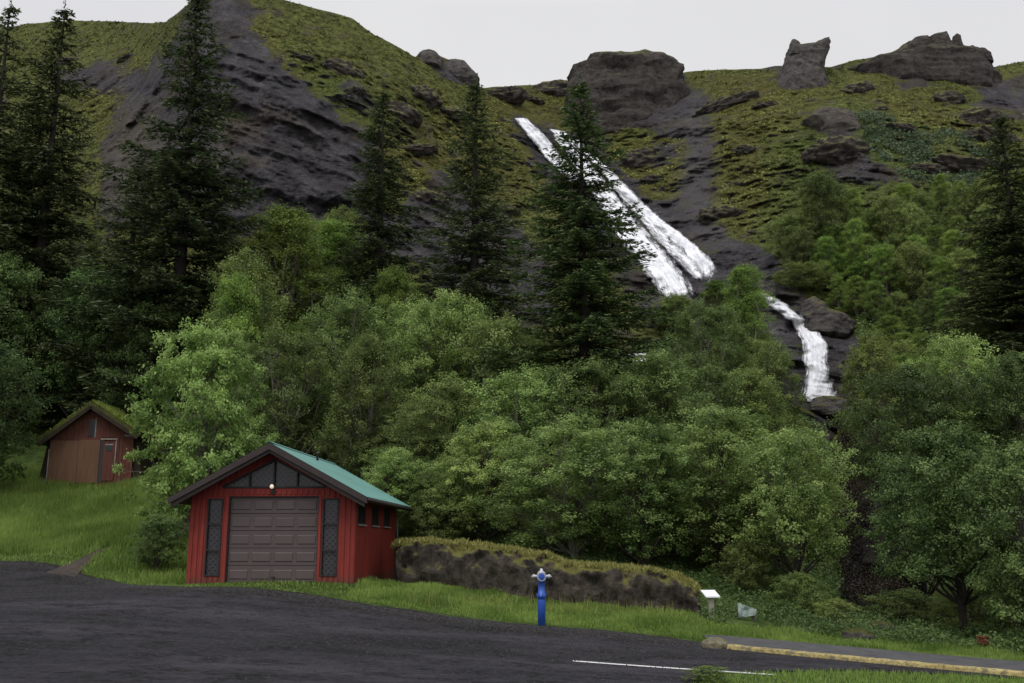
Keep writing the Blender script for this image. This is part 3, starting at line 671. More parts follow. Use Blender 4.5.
def garage():
    g = empty('red_garage', (-6.43, 27.1, 1.0), -R(3.2), label='small red board garage with teal metal roof and closed brown door', cat='garage')
    HW = 2.235; LEN = 6.4; WH = 2.36; RID = 3.57; sl = (RID-WH)/HW; B = -.12
    DX0, DX1, DZ = -1.20, 1.26, 2.26
    mb = MB()
    # front wall pieces round the door and side windows, butted, thickness .12
    sw = [(-1.78, -1.36), (1.36, 1.80)]; wz0, wz1 = .16, 2.2
    def fr(x0, x1, z0, z1): mb.box(x0, x1, 0, .12, z0, z1)
    fr(-HW, sw[0][0], B, wz1); fr(sw[0][1], DX0, B, wz1); fr(DX1, sw[1][0], B, wz1); fr(sw[1][1], HW, B, wz1)
    fr(sw[0][0], sw[0][1], B, wz0); fr(sw[1][0], sw[1][1], B, wz0)
    fr(-HW, DX0, wz1, DZ); fr(DX1, HW, wz1, DZ)
    def top(x): return RID-abs(x)*sl-.02
    GZ = 2.5; gx = 1.40; ap = 3.22
    fr(-HW, HW, DZ, WH-.02)
    def gt(x): return GZ+(ap-GZ)*(1-abs(x)/gx)
    mb.prism([(-HW, WH-.02), (-gx, WH-.02), (-gx, top(-gx))], 0, .12); mb.prism([(HW, WH-.02), (gx, top(gx)), (gx, WH-.02)], 0, .12)
    mb.prism([(-gx, WH-.02), (gx, WH-.02), (gx, GZ), (-gx, GZ)], 0, .12)
    mb.prism([(-gx, GZ), (0, ap), (0, top(0)), (-gx, top(-gx))], 0, .12); mb.prism([(gx, GZ), (gx, top(gx)), (0, top(0)), (0, ap)], 0, .12)
    # right, left and back walls
    wy = [(.32, 1.32), (2.27, 3.27), (4.17, 5.17)]; z0, z1 = 1.52, 2.08
    xs0, xs1 = HW-.12, HW
    mb.box(xs0, xs1, .12, LEN, B-.3, z0); mb.box(xs0, xs1, .12, LEN, z1, WH-.06)
    yy = .12
    for a, c in wy: mb.box(xs0, xs1, yy, a, z0, z1); yy = c
    mb.box(xs0, xs1, yy, LEN, z0, z1)
    mb.box(-HW, -HW+.12, .12, LEN, B-.3, WH-.06)
    mb.prism([(-HW+.12, B-.3), (HW-.12, B-.3), (HW-.12, top(HW-.12)), (0, top(0)), (-HW+.12, top(HW-.12))], LEN-.12, LEN-.002)
    # battens (board-on-board siding)
    x = -HW+.06
    def clear(x, z):  # openings
        if DX0-.06 < x < DX1+.06 and z < DZ: return False
        for a, c in sw:
            if a-.05 < x < c+.05 and wz0 < z < wz1+.03: return False
        return True
    k = 0
    while x < HW-.02:
        w_ = .036; segs = []
        if DX0-.07 < x < DX1+.07: segs = [(DZ+.05, GZ-.07)]
        elif any(a-.07 < x < c+.07 for a, c in sw): segs = [(B, wz0-.03), (wz1+.04, top(x)-.06 if abs(x) > gx else GZ-.07)]
        else: segs = [(B, top(x)-.08 if abs(x) > gx+.1 else GZ-.07)]
        if abs(x) < gx+.08 and top(x)-.1 > max(gt(x), GZ)+.1: segs.append((max(gt(x), GZ)+.07, top(x)-.06))
        for a, c in segs:
            if c > a+.03: mb.box(x-w_, x+w_, -.026, 0, a, c)
        x += .147
    y = .05
    while y < LEN:
        if any(a-.06 < y < c+.06 for a, c in wy): mb.box(HW, HW+.024, y-.035, y+.035, B-.3, z0-.06)
        else: mb.box(HW, HW+.024, y-.035, y+.035, B-.3, WH-.1)
        mb.box(-HW-.024, -HW, y-.035, y+.035, B-.3, WH-.1)
        y += .16
    mb.build('wall', M['red'], g)
    # red jamb trims beside door
    for q0, q1 in ((DX0-.09, DX0), (DX1, DX1+.07)):
        tr = MB(); tr.box(q0, q1, -.035, .0, B, DZ); tr.build('door_trim', M['red'], g, bevel=.004)
    # sectional door
    d = MB(); n = 5; h = (DZ+.02)/n
    for i in range(n):
        a = -.02+i*h; d.box(DX0+.03, DX1-.03, .075, .11, a+.006, a+h-.006)
    door = d.build('garage_door', M['door'], g, bevel=.003)
    w4 = (DX1-DX0-.06)/4
    for i in range(n):
        a = -.02+i*h
        for j in range(4):
            p = MB(); x0 = DX0+.03+j*w4+.05; x1 = x0+w4-.10; za, zb = a+.10, a+h-.115
            p.poly([(x0, .0745, za), (x1, .0745, za), (x1, .0745, zb), (x0, .0745, zb), (x0+.015, .058, za+.018), (x1-.015, .058, za+.018), (x1-.015, .058, zb-.018), (x0+.015, .058, zb-.018)],
                   [(0, 1, 5, 4), (1, 2, 6, 5), (2, 3, 7, 6), (3, 0, 4, 7), (4, 5, 6, 7)])
            p.build('embossed_panel', M['door_highlight'], door)
    hd = MB(); hd.box(DX0+.62*1.22*2-.3, DX0+.62*1.22*2-.18, .03, .052, .12, .15); hd.build('handle', M['frame_dark'], door)
    fm = MB(); fm.box(DX0, DX0+.028, .02, .118, -.03, DZ); fm.box(DX1-.028, DX1, .02, .118, -.03, DZ); fm.box(DX0+.028, DX1-.028, .02, .118, DZ-.03, DZ)
    fm.build('door_frame', M['frame_dark'], g)
    # tall side windows
    for a, c in sw:
        f = MB(); f.box(a, a+.035, -.03, .09, wz0, wz1); f.box(c-.035, c, -.03, .09, wz0, wz1)
        f.box(a+.035, c-.035, -.03, .09, wz1-.035, wz1); f.box(a+.035, c-.035, -.03, .09, wz0, wz0+.04)
        H3 = (wz1-wz0)/3
        for k in (1, 2): f.box(a+.035, c-.035, -.02, .09, wz0+k*H3-.025, wz0+k*H3+.025)
        w_ = f.build('tall_window', M['frame_dark'], g)
        q = MB(); q.box(a+.03, c-.03, .05, .06, wz0+.03, wz1-.03); q.build('pane', M['glass'], w_)
    # gable window
    f = MB()
    f.bar((-gx-.05, -.0, GZ), (gx+.05, -.0, GZ), .05, .045, (0, 0, 1))
    f.bar((-gx, 0, GZ+.03), (0, 0, ap+.02), .045, .045); f.bar((gx, 0, GZ+.03), (0, 0, ap+.02), .045, .045)
    for xx in (-.67, 0, .64): f.box(xx-.02, xx+.02, -.03, .05, GZ+.03, gt(xx)-.01)
    w_ = f.build('gable_window', M['frame_dark'], g)
    q = MB(); q.prism([(-gx, GZ), (gx, GZ), (0, ap)], .05, .06); q.build('pane', M['glass'], w_)
    # side wall windows
    for a, c in wy:
        f = MB()
        f.box(HW-.09, HW+.03, a, a+.05, z0, z1); f.box(HW-.09, HW+.03, c-.05, c, z0, z1)
        f.box(HW-.09, HW+.03, a+.05, c-.05, z1-.05, z1); f.box(HW-.09, HW+.05, a+.05, c-.05, z0, z0+.04); f.box(HW-.06, HW+.02, (a+c)/2-.02, (a+c)/2+.02, z0+.04, z1-.05)
        w_ = f.build('side_window', M['frame_dark'], g)
        q = MB(); q.box(HW-.07, HW-.06, a+.03, c-.03, z0+.03, z1-.03); q.build('pane', M['glass_plain'], w_)
        sl_ = MB(); sl_.box(HW+.03, HW+.075, a-.02, c+.02, z0-.03, z0); sl_.build('sill', simple_grey, w_)
    # roof
    OX = .41; fy, by = -.55, LEN+.35; ex = HW+OX; ez = RID-ex*sl
    r = MB()
    for s in (-1, 1):
        npan = 34; L_ = by-fy
        # deck
        r.prism([(0, RID+.02), (s*ex, ez+.02), (s*ex, ez+.06), (0, RID+.06)][::s], fy, by)
    und = r.build('roof_deck', M['dark_trim'], g)
    r = MB()
    for s in (-1, 1):
        nn_ = 44; ys = np.linspace(fy-.03, by+.03, nn_*2+1); P = []; Q = []
        for i, y in enumerate(ys):
            o = .018 if i % 2 else 0.
            P.append((0, y, RID+.085+o)); Q.append((s*(ex+.04), y, ez+.062+o))
        o0 = len(r.v); r.v += P+Q; n_2 = len(P)
        for i in range(n_2-1): r.f.append((o0+i, o0+i+1, o0+n_2+i+1, o0+n_2+i))
    r.prism([(-.12, RID+.055), (0, RID+.12), (.12, RID+.055), (0, RID+.105)], fy-.03, by+.03)
    r.build('roof', M['teal'], g)
    f = MB()
    for s in (-1, 1):
        for y0_, y1_ in ((fy-.03, fy+.0), (by, by+.03)):
            f.prism([(0, RID-.10), (s*(ex+.02), ez-.10), (s*(ex+.02), ez+.06), (0, RID+.08)][::s], y0_, y1_)
        f.prism([(0, RID-.19), (s*(ex-.05), ez-.19), (s*(ex-.05), ez-.03), (0, RID-.0)][::s], fy+.03, fy+.09)
        f.box(min(s*ex, s*(ex+.03)), max(s*ex, s*(ex+.03)), fy, by, ez-.07, ez+.055)
    f.build('fascia', M['dark_trim'], g)
    for s in (-1, 1):
        so_ = MB(); so_.prism([(s*HW, WH-.03), (s*ex, ez-.06), (s*ex, ez-.04), (s*HW, WH-.0)][::s], fy+.1, by)
        so_.build('soffit', M['dark_trim'], g)
    # gutter and downpipe
    gu = MB(); gu.tube([(ex+.07, fy, ez-.0), (ex+.07, by, ez-.02)], [.05, .05], 8)
    gu.build('gutter', M['dark_trim'], g, True)
    dp = MB(); dp.tube([(ex+.05, by-.5, ez-.05), (HW+.12, LEN-.02, ez-.25), (HW+.06, LEN+.04, ez-.35), (HW+.06, LEN+.04, -.1)], [.03]*4, 8); dp.build('downpipe', simple_grey, g, True)
    # lamp over the door
    lp = MB(); lp.box(-.06, .06, -.06, -.026, 2.32, 2.46); lp.tube([(0, -.05, 2.42), (0, -.14, 2.50), (0, -.17, 2.52)], [.015]*3, 6); lamp = lp.build('wall_lamp', M['frame_dark'], g)
    cg = MB(); cg.lathe([(.0, 2.45), (.03, 2.46), (.05, 2.48), (.055, 2.51), (.045, 2.545), (.025, 2.56), (.01, 2.57)], 0, -.18, 14)
    gl, t, b = mat_base('lit_globe', .3, .5); b.inputs['Base Color'].default_value = (.8, .75, .65, 1); b.inputs['Emission Color'].default_value = (1, .78, .5, 1); b.inputs['Emission Strength'].default_value = .5
    cg.build('globe', gl, lamp, True)
    # vent pipe on the roof
    v = MB(); v.lathe([(.035, RID-.4), (.035, RID+.10), (.06, RID+.11), (.06, RID+.14), (.02, RID+.17)], .35, 3.2, 12); v.build('vent_pipe', M['dark_trim'], g, True)
simple_grey = simple('galvanised_grey', (.28, .28, .27), .5, .15, 6, .2, .003)
garage()
ap_m = simple('concrete_slab', (.12, .115, .105), .9, .4, 3, .6, .02)

# ------------------------------------------------------------------ turf hut
M['oldred'] = simple('faded_red_boards', (.105, .038, .028), .9, .35, 3, .5, .01, stretch=(4, 4, .5))
M['ply'] = simple('weathered_plywood', (.14, .075, .046), .9, .2, 3, .4, .008, stretch=(5, 5, .4))
M['oldwood'] = simple('old_grey_wood', (.25, .22, .2), .9, .3, 6, .4, .01)
M['turf'] = rock_mat('turf', (.05, .045, .02), (.13, .14, .035), .3, (.12, .14, .03))
M['earth'] = simple('earth_wall', (.035, .028, .018), .95, .4, 4, .9, .05)
def hut():
    base = ray(90, 475, 45.)
    h = empty('turf_roofed_hut', (float(-19.03), 45., float(base[2])-.05), 0, label='old faded red shed with a grass turf roof at the wood edge, far left', cat='shed')
    HW = 1.86; EH = 1.95; RID = 3.12; sl = (RID-EH)/HW; L_ = 4.5
    mb = MB(); mb.prism([(-HW, -.4), (HW, -.4), (HW, EH), (0.05, RID), (-HW, EH-.25)], 0, .1)
    mb.box(HW-.1, HW, .1, L_, -.4, EH); mb.box(-HW, -HW+.1, .1, L_, -.4, EH-.25)
    for k in range(24):
        x = -HW+.08+k*.158
        zt = RID-abs(x)*sl-.08 if x > 0 else RID-abs(x)*(RID-EH+.25)/HW-.08
        mb.box(x-.07, x+.066, -.015, 0, 1.62 if x < .45 else (1.75 if x < 1.15 else -.3), zt)
    mb.build('wall', M['oldred'], h)
    p = MB(); p.box(-HW+.04, -.55, -.03, -.001, -.3, 1.6); p.box(-.54, .42, -.034, -.001, -.3, 1.63); p.build('plywood_sheet', M['ply'], h)
    d = MB(); d.box(.6, 1.12, -.05, -.01, -.2, 1.55); door = d.build('door', M['oldred'], h)
    q = MB(); q.box(.7, 1.0, -.06, -.052, 1.12, 1.38); q.build('door_pane', M['glass_plain'], door)
    q = MB(); q.box(.67, 1.03, -.058, -.051, 1.385, 1.44); q.build('pane_trim', M['oldwood'], door)
    q = MB(); q.box(.44, .59, -.012, -.0005, -.3, 1.62); q.build('door_gap_shade', M['glass_plain'], h)  # dark strip standing in for the shade of the gap beside the door
    q = MB(); q.box(1.13, 1.18, -.06, -.01, .4, 1.6); q.box(.45, 1.2, -.055, -.01, 1.63, 1.69); q.build('door_frame', M['oldwood'], h)
    q = MB(); q.box(-.15, .14, -.03, -.016, 1.78, 2.55); wi = q.build('gable_window', M['glass_plain'], h)
    q = MB(); q.box(.145, .19, -.04, -.016, 1.72, 2.62); q.build('frame', M['oldwood'], wi)
    q = MB(); q.box(-HW-.02, -HW+.03, -.04, .02, -.3, 1.2); q.build('corner_board', M['oldwood'], h); q = MB(); q.box(1.5, 1.85, -.035, -.016, 1.78, 1.86); q.build('patch_board', M['oldwood'], h)
    rfm = MB()
    rfm.prism([(0, RID), (HW+.38, EH-.20), (HW+.40, EH+.02), (.05, RID+.25)], -.35, L_+.2)
    rfm.prism([(0, RID), (0.05, RID+.25), (-HW-.42, EH-.33), (-HW-.40, EH-.55)], -.35, L_+.2)
    rf = rfm.build('turf_roof', M['turf'], h)
    bb = MB(); bb.bar((0, -.37, RID-.03), (HW+.36, -.37, EH-.26), .05, .16); bb.bar((0, -.37, RID-.03), (-HW-.36, -.37, EH-.60), .05, .16); bb.build('bargeboard', M['earth'], h)
    n = 14000; s = rng.choice([-1, 1], n, p=[.4, .6]); u = rng.uniform(0, 1, n); y = rng.uniform(-.38, L_+.2, n)
    z = RID+.24-u*(RID+.22-(EH+.0)); z = np.where(s < 0, RID+.24-u*(RID+.22-(EH-.33)), z)
    P = np.stack([s*u*(HW+.42)+.03, y, z-.02], 1)
    gme = blades(P, rng.uniform(.05, .17, n), .02, .6); gr = link_mesh('grass', gme, M['grass_roof'], rf); tag(gr, kind='stuff')
    e = MB(); e.prism([(-HW-.5, -.5), (-HW-.02, -.5), (-HW-.02, 1.5), (-HW-.2, 1.5)], .2, L_); e.build('earth_bank', M['earth'], h); e = MB(); e.prism([(HW+.02, -.5), (HW+.5, -.5), (HW+.2, 1.65), (HW+.02, 1.65)], .2, L_); e.build('earth_bank', M['earth'], h)
M['grass_roof'] = leaf_mat('roof_grass', (.09, .15, .03), (.34, .44, .09), .35, objvar=0)
hut()

# ------------------------------------------------------------------ hydrant, info post, board, marker, stone
def hydrant():
    p = ground_hit(541, 625.5)
    h = empty('standing_hydrant', (.67, float(p[1]), float(G(.67, p[1]))), 0, label='slim blue standing hydrant with a silver three-way head at the road edge', cat='hydrant')
    blue = simple('blue_paint', (.03, .10, .46), .4, .12, 6, .2, .003, spec=.5); sil = simple('silver_paint', (.40, .42, .45), .4, .15, 10, .2, .003, metal=.4)
    a = MB(); a.lathe([(.088, -.1), (.088, .55), (.084, .60), (.102, .605), (.106, .64), (.102, .675), (.078, .68), (.074, .95), (.085, .96), (.09, 1.0)]); po = a.build('post', blue, h, True)
    for i in range(8): k = MB(); t = i*math.pi/4+.2; k.lathe([(.014, .66), (.014, .70)], .105*math.cos(t), .105*math.sin(t), 6); k.build('flange_bolt', blue, po)
    q = MB(); q.lathe([(.085, .98), (.105, 1.02), (.108, 1.10), (.09, 1.16), (.06, 1.19), (.035, 1.2), (.035, 1.24), (.01, 1.25)]); hd = q.build('head', sil, h, True)
    for d in ((-1, 0), (1, 0), (0, -1)):
        big = d[1] != 0
        r0, l = (.1, .17) if big else (.05, .2)
        c = MB(); c.tube([(d[0]*.05, d[1]*.05, 1.07), (d[0]*l*.8, d[1]*l*.8, 1.07), (d[0]*l*.8, d[1]*l*.8, 1.07), (d[0]*l, d[1]*l, 1.07)], [r0*.8, r0*.8, r0, r0], 14); cp = c.build('outlet_cap', sil, hd, False)
        c = MB(); c.tube([(d[0]*l, d[1]*l, 1.07), (d[0]*(l+.03), d[1]*(l+.03), 1.07)], [r0*.35, r0*.35], 6)
        if big: c.tube([(0, -.1701, 1.07), (0, -.173, 1.07)], [r0*.72, r0*.72], 14)
        c.build('cap_nut', blue if big else sil, hd)
hydrant()
def info_post():
    X, Y = float(ray(711.5, 614, 24.9)[0]), 24.9; z = float(G(X, Y))
    h = empty('information_post', (X, Y, z), R(6), label='grey post topped by a tilted white information plate beside the boulder', cat='sign post')
    zt = float(ray(711, 597, Y)[2])-z
    a = MB(); a.box(-.06, .06, -.06, .06, -.2, zt); a.build('post', simple('concrete_post', (.33, .30, .26), .9, .2, 6, .4, .005), h, bevel=.01)
    b_ = MB(); b_.poly([(-.16, -.14, zt-.01), (.19, -.14, zt-.01), (.15, .17, zt+.13), (-.20, .17, zt+.13), (-.16, -.14, zt+.02), (.19, -.14, zt+.02), (.15, .17, zt+.16), (-.20, .17, zt+.16)],
                       [(0,3,2,1),(4,5,6,7),(0,1,5,4),(1,2,6,5),(2,3,7,6),(3,0,4,7)]); b_.build('plate', simple('white_plate', (.72, .74, .8), .4, .05, 4, .1, .002), h)
info_post()
def info_board():
    Y = 25.0; P = ray(747, 610, Y); z = float(G(P[0], Y))
    h = empty('information_board', (float(P[0]), Y, z), R(-14), label='small pale green picture board half hidden in leaves right of the grey post', cat='information board')
    zc = float(P[2])-z
    f = MB(); f.poly([(-.22, 0, zc+.17), (-.21, 0, zc-.19), (.2, 0, zc-.12), (.23, 0, zc+.02), (-.22, .03, zc+.17), (-.21, .03, zc-.19), (.2, .03, zc-.12), (.23, .03, zc+.02)], [(0,1,2,3),(7,6,5,4),(0,4,5,1),(1,5,6,2),(2,6,7,3),(3,7,4,0)])
    m, t, b = mat_base('board_print', .4, .4); n = noise(t, 5, 5, .7); t.links.new(ramp(t, n, [(.42, (.09, .14, .12)), (.5, (.28, .35, .32)), (.6, (.42, .48, .46))]), b.inputs['Base Color'])
    f.build('panel', m, h)
    q = MB(); q.box(-.24, -.17, .035, .1, -.3, zc+.1); q.build('post', M['bark'], h); q = MB(); q.box(.1, .17, .035, .1, -.3, zc-.05); q.build('post', M['bark'], h)
info_board()
def marker():
    p = ground_hit(984, 652); Y = float(p[1])+.3; X = float(ray(984, 650, Y)[0]); z = float(G(X, Y))
    h = empty('red_valve_marker', (X, Y, z), .3, label='small rusty red valve box in the grass below the right trees', cat='marker')
    r_ = simple('rusty_red', (.16, .035, .022), .7, .3, 8, .4, .005)
    a = MB(); a.box(-.03, .03, -.03, .03, -.1, .12); a.build('stub', r_, h, bevel=.005)
    a = MB(); a.box(-.11, .11, -.07, .07, .12, .27); a.build('box', r_, h, bevel=.012)
    a = MB(); a.box(-.125, .125, -.085, .085, .27, .30); a.build('lid', r_, h, bevel=.006)
marker()
def blob_rock(name, X, Y, r, mat, seed, label, cat='stone', zs=.6):
    bm = bmesh.new(); bmesh.ops.create_icosphere(bm, subdivisions=4, radius=1)
    V = np.array([v.co[:] for v in bm.verts]); n = fbm(V*1.3+seed, 4, ridge=True)*.18; V *= (1+n)[:, None]; V *= np.array([r, r*.8, r*zs])
    for v, c in zip(bm.verts, V): v.co = c
    me = bpy.data.meshes.new(name); bm.to_mesh(me); bm.free(); o = link_mesh(name, me, mat, smooth=True); o.location = (X, Y, float(G(X, Y))+r*zs*.3); return tag(o, label, cat)
p = ground_hit(716, 649); blob_rock('kerb_stone', float(p[0]), float(p[1])+.1, .26, rock_mat('pale_stone', (.16, .15, .10), (.34, .31, .2)), 3, 'pale yellowish stone at the near end of the yellow kerb')
for k, (px, py, r, l) in enumerate([(858, 640, .35, 'flat grey stone on the grass edge in front of the ravine'), (880, 632, .4, 'rough dark stone at the mouth of the ravine'), (842, 628, .25, 'small dark stone under the trees left of the ravine')]):
    p = ground_hit(px, py); blob_rock('stone', float(p[0]), float(p[1]), r, M['rock_dark'], k*5+2, l, zs=.5)

# ------------------------------------------------------------------ trees
def tube_np(pts, rad, n):
    pts = np.asarray(pts, float); rad = np.asarray(rad, float); k = len(pts)
    d = np.gradient(pts, axis=0); d /= np.linalg.norm(d, axis=1)[:, None]+1e-9
    ref = np.where(np.abs(d[:, 2:3]) > .9, [[1., 0, 0]], [[0., 0, 1.]]); x = np.cross(d, ref); x /= np.linalg.norm(x, axis=1)[:, None]+1e-9; y = np.cross(d, x)
    th = np.linspace(0, 2*np.pi, n, endpoint=False)
    V = pts[:, None]+rad[:, None, None]*(x[:, None]*np.cos(th)[None, :, None]+y[:, None]*np.sin(th)[None, :, None])
    i, j = np.meshgrid(np.arange(k-1), np.arange(n), indexing='ij'); a = (i*n+j).ravel(); b = (i*n+(j+1) % n).ravel()
    return V.reshape(-1, 3), np.stack([a, b, b+n, a+n], 1)
class Acc:
    def __init__(s): s.V = []; s.F = []; s.n = 0
    def add(s, V, F): s.V.append(V); s.F.append(F+s.n); s.n += len(V)
    def mesh(s, name): return np_mesh(name, np.concatenate(s.V), np.concatenate(s.F))
def leaf_quads(c, nrm, size, asp=.62):
    n = len(c); nrm = nrm/(np.linalg.norm(nrm, axis=1)[:, None]+1e-9); r = rng.normal(size=(n, 3)); u = np.cross(nrm, r); u /= np.linalg.norm(u, axis=1)[:, None]+1e-9; v = np.cross(nrm, u)
    s = size[:, None]*.5
    V = np.stack([c-u*s, c-v*s*asp+nrm*s*.15, c+u*s, c+v*s*asp+nrm*s*.15], 1).reshape(-1, 3)
    return V, np.arange(4*n).reshape(-1, 4)
def curve_to(a, b, r, bend=.15, k=6):
    t = np.linspace(0, 1, k)[:, None]; a = np.asarray(a); b = np.asarray(b); L_ = np.linalg.norm(b-a)
    off = r.normal(size=3)*L_*bend; off[2] = -abs(off[2])*.6
    return a*(1-t)+b*t+off*np.sin(np.pi*t)
def make_decid(name, seed, H=8., W=6., h0=.14, nlobe=26, nclump=620, nleaf=52, leaf=.13, kind='round', stems=1, bark='bark', mat='leaf', zs=.6):
    r = np.random.default_rng(seed)
    zc = H*(h0+(1-h0)*.5)
    lobes = []; 
    for i in range(nlobe):
        for _ in range(30):
            f = (i+.5)/nlobe; h = h0+(1-h0)*(.06+.86*f)
            if kind == 'round': pr = math.sin(math.pi*min(1, (h-h0)/(1-h0)*.93+.08))**.55
            elif kind == 'cone': pr = (1-(h-h0)/(1-h0))**.8*.95+.1
            else: pr = (math.sin(math.pi*min(1, ((h-h0)/(1-h0))**.7*.9+.1)))**.6*.85
            a = i*2.4+r.uniform(-.5, .5); q = r.uniform(.35, .78)*pr if i < nlobe-2 else .08
            c = np.array([math.cos(a)*q*W/2, math.sin(a)*q*W/2, h*H]); rad = W*r.uniform(.10, .185)*(.6+.4*pr)
            break
        lobes.append((c, rad))
    tr = Acc()
    tops = []
    for s in range(stems):
        ba = np.array([r.uniform(-.12, .12)*(stems > 1), r.uniform(-.12, .12)*(stems > 1), -.4]); tp = np.array([r.uniform(-.12, .12)*W*(1+.8*(stems > 1)), r.uniform(-.12, .12)*W*(1+.8*(stems > 1)), H*.82])
        k = 9; t = np.linspace(0, 1, k)[:, None]; P = ba*(1-t)+tp*t; P[:, :2] += r.normal(0, .05*W/6, (k, 2))*np.sin(np.pi*t)*1.6
        rr = H*.018*(1.2/stems**.4)*(1-np.linspace(0, 1, k)*.88); rr[0] *= 1.35; tr.add(*tube_np(P, rr, 8)); tops.append((P, rr))
    cl = []; cn = []; tn = []
    per = nclump//nlobe
    for i, (c, rad) in enumerate(lobes):
        P, rr = tops[i % stems]; hh = max(.12, h0*1.05 if h0 > .2 else 0, (c[2]/H)*.72-.12+r.uniform(-.05, .05))
        j = min(len(P)-2, int(hh/.82*(len(P)-1))); a = P[j]
        Q = curve_to(a, c, r, .12, 7); tr.add(*tube_np(Q, np.linspace(rr[j]*.5, .012, 7), 5))
        ltone = r.normal(0, .12)
        for k in range(per):
            d = r.normal(size=3); d[2] = d[2]*.75+.25; d /= np.linalg.norm(d); d += .35*c*np.array([1, 1, 0])/(W/2)
            e = c+d*rad*np.array([1.3, 1.3, .8])*r.uniform(.6, 1.3)
            cl.append(e); cn.append(d); tn.append(ltone+r.normal(0, .15))
            if k % 3 == 0:
                Qs = curve_to(Q[r.integers(3, 7)], e, r, .12, 4); tr.add(*tube_np(Qs, np.array([.014, .010, .008, .004]), 3))
    cl = np.array(cl); cn = np.array(cn); tn = np.array(tn); m = len(cl)
    idx = np.repeat(np.arange(m), nleaf); n = len(idx)
    sz = r.uniform(.09, .20, m)*(W/6)**.3
    off = r.normal(size=(n, 3))*sz[idx][:, None]*np.array([1, 1, zs])
    c = cl[idx]+off
    nrm = r.normal(size=(n, 3))*.75+cn[idx]*.5+np.array([0, 0, .9])
    V, F = leaf_quads(c, nrm, leaf*r.uniform(.6, 1.25, n))
    tone = np.clip(.45+tn[idx]+r.normal(0, .16, n), 0, 1)
    crown = np_mesh(name+'_crown', V, F, {'tone': ('FACE', tone)})
    crown.materials.append(M[mat]); trunk = tr.mesh(name+'_trunk'); trunk.materials.append(M[bark])
    trunk.polygons.foreach_set('use_smooth', np.ones(len(trunk.polygons), bool))
    return dict(crown=crown, trunk=trunk, H=H*1.0, W=W*1.08)
def make_spruce(name, seed, H=18., W=6.5, mat='needle', dens=1., gap=.0, power=.8, tuft=.17):
    r = np.random.default_rng(seed); tr = Acc(); tr.add(*tube_np([(0,0,-.5),(0,0,H*.5),(0.03,0,H*.97)], [H*.013, H*.007, .015], 8))
    C_, Nn, D_, S_, T_ = [], [], [], [], []
    h = H*.04; 
    while h < H*.975:
        f = h/H; Lr = W/2*((1-f)**power)+.06+.10*(f < .9)
        nb = int(r.integers(4, 7)) if f < .8 else 5
        a0 = r.uniform(0, 6.28)
        for b in range(nb):
            a = a0+b*2*math.pi/nb+r.uniform(-.3, .3); Lb = Lr*r.uniform(.6, 1.25)
            if r.random() < gap: continue
            k = 9; t = np.linspace(0, 1, k); up = .25 if f > .75 else 0.
            dr = -.30*(1-f)-.02
            z = h+Lb*(dr*t+up*t+.20*t**2.5)+r.normal(0, .02)
            P = np.stack([np.cos(a)*Lb*t, np.sin(a)*Lb*t, z], 1); P[:, :2] += r.normal(0, .02, (k, 2))*t[:, None]*Lb*.5
            tr.add(*tube_np(P, np.linspace(.012+.012*Lb, .006, k), 3))
            # twigs
            nt_ = max(7, int(Lb*14*dens)); tt_ = np.sort(r.uniform(.0, 1.02, nt_)**.85); side = np.where(np.arange(nt_) % 2, 1, -1)
            bp = np.stack([np.interp(np.minimum(tt_, 1), t, P[:, q]) for q in range(3)], 1)
            dirv = np.array([math.cos(a), math.sin(a), 0]); sd_ = np.array([-math.sin(a), math.cos(a), 0])
            tl = Lb*.42*(1.05-tt_)**.75*r.uniform(.6, 1.15, nt_)+.12
            td = dirv[None]*.75+sd_[None]*side[:, None]*r.uniform(.45, 1., nt_)[:, None]; td /= np.linalg.norm(td, axis=1)[:, None]
            for q in range(nt_):
                m_ = max(2, int(tl[q]/.09)); s = np.linspace(.1, 1, m_)
                pp = bp[q]+td[q]*tl[q]*s[:, None]; pp[:, 2] -= .28*tl[q]*s**1.5
                for rep in range(2):
                    C_.append(pp+r.normal(0, .035, pp.shape)); D_.append(np.tile(td[q], (m_, 1))+r.normal(0, .35, (m_, 3))+np.array([0, 0, -.15])); S_.append(np.full(m_, tuft)*r.uniform(.7, 1.2, m_)); T_.append(np.clip(.12+.62*s**2*np.ones(m_)+r.normal(0, .12, m_), 0, 1))
        h += H*.024*(1.15-.5*f)*r.uniform(.8, 1.2)
    # leader
    m_ = 26; zz = np.linspace(H*.95, H*1.01, m_); C_.append(np.stack([r.normal(0, .03, m_), r.normal(0, .03, m_), zz], 1)); D_.append(r.normal(0, .5, (m_, 3))+np.array([0, 0, 1.])); S_.append(np.full(m_, .15)); T_.append(np.full(m_, .3))
    c = np.concatenate(C_); d = np.concatenate(D_); s = np.concatenate(S_); tone = np.concatenate(T_); n = len(c)
    d /= np.linalg.norm(d, axis=1)[:, None]; w_ = np.cross(d, r.normal(size=(n, 3))*.6+np.array([0, 0, 1.])); w_ /= np.linalg.norm(w_, axis=1)[:, None]+1e-9
    V = np.stack([c-d*s[:, None]*.5, c-w_*s[:, None]*.17, c+d*s[:, None]*.6, c+w_*s[:, None]*.17], 1).reshape(-1, 3)
    crown = np_mesh(name+'_crown', V, np.arange(4*n).reshape(-1, 4), {'tone': ('FACE', tone)}); crown.materials.append(M[mat])
    trunk = tr.mesh(name+'_trunk'); trunk.materials.append(M['bark_dark'])
    print(name, 'needle quads', n)
    return dict(crown=crown, trunk=trunk, H=H, W=W)
PR = {}
PR['ash'] = make_decid('bright_tree', 101, 7.5, 6.2, .10, 36, 800, 54, .15, 'round', 1, 'bark_pale', 'leaf_bright')
PR['a'] = make_decid('tree_a', 11, 8, 6.2, .10, 32, 700, 60, .12, 'round', 1, zs=.7)
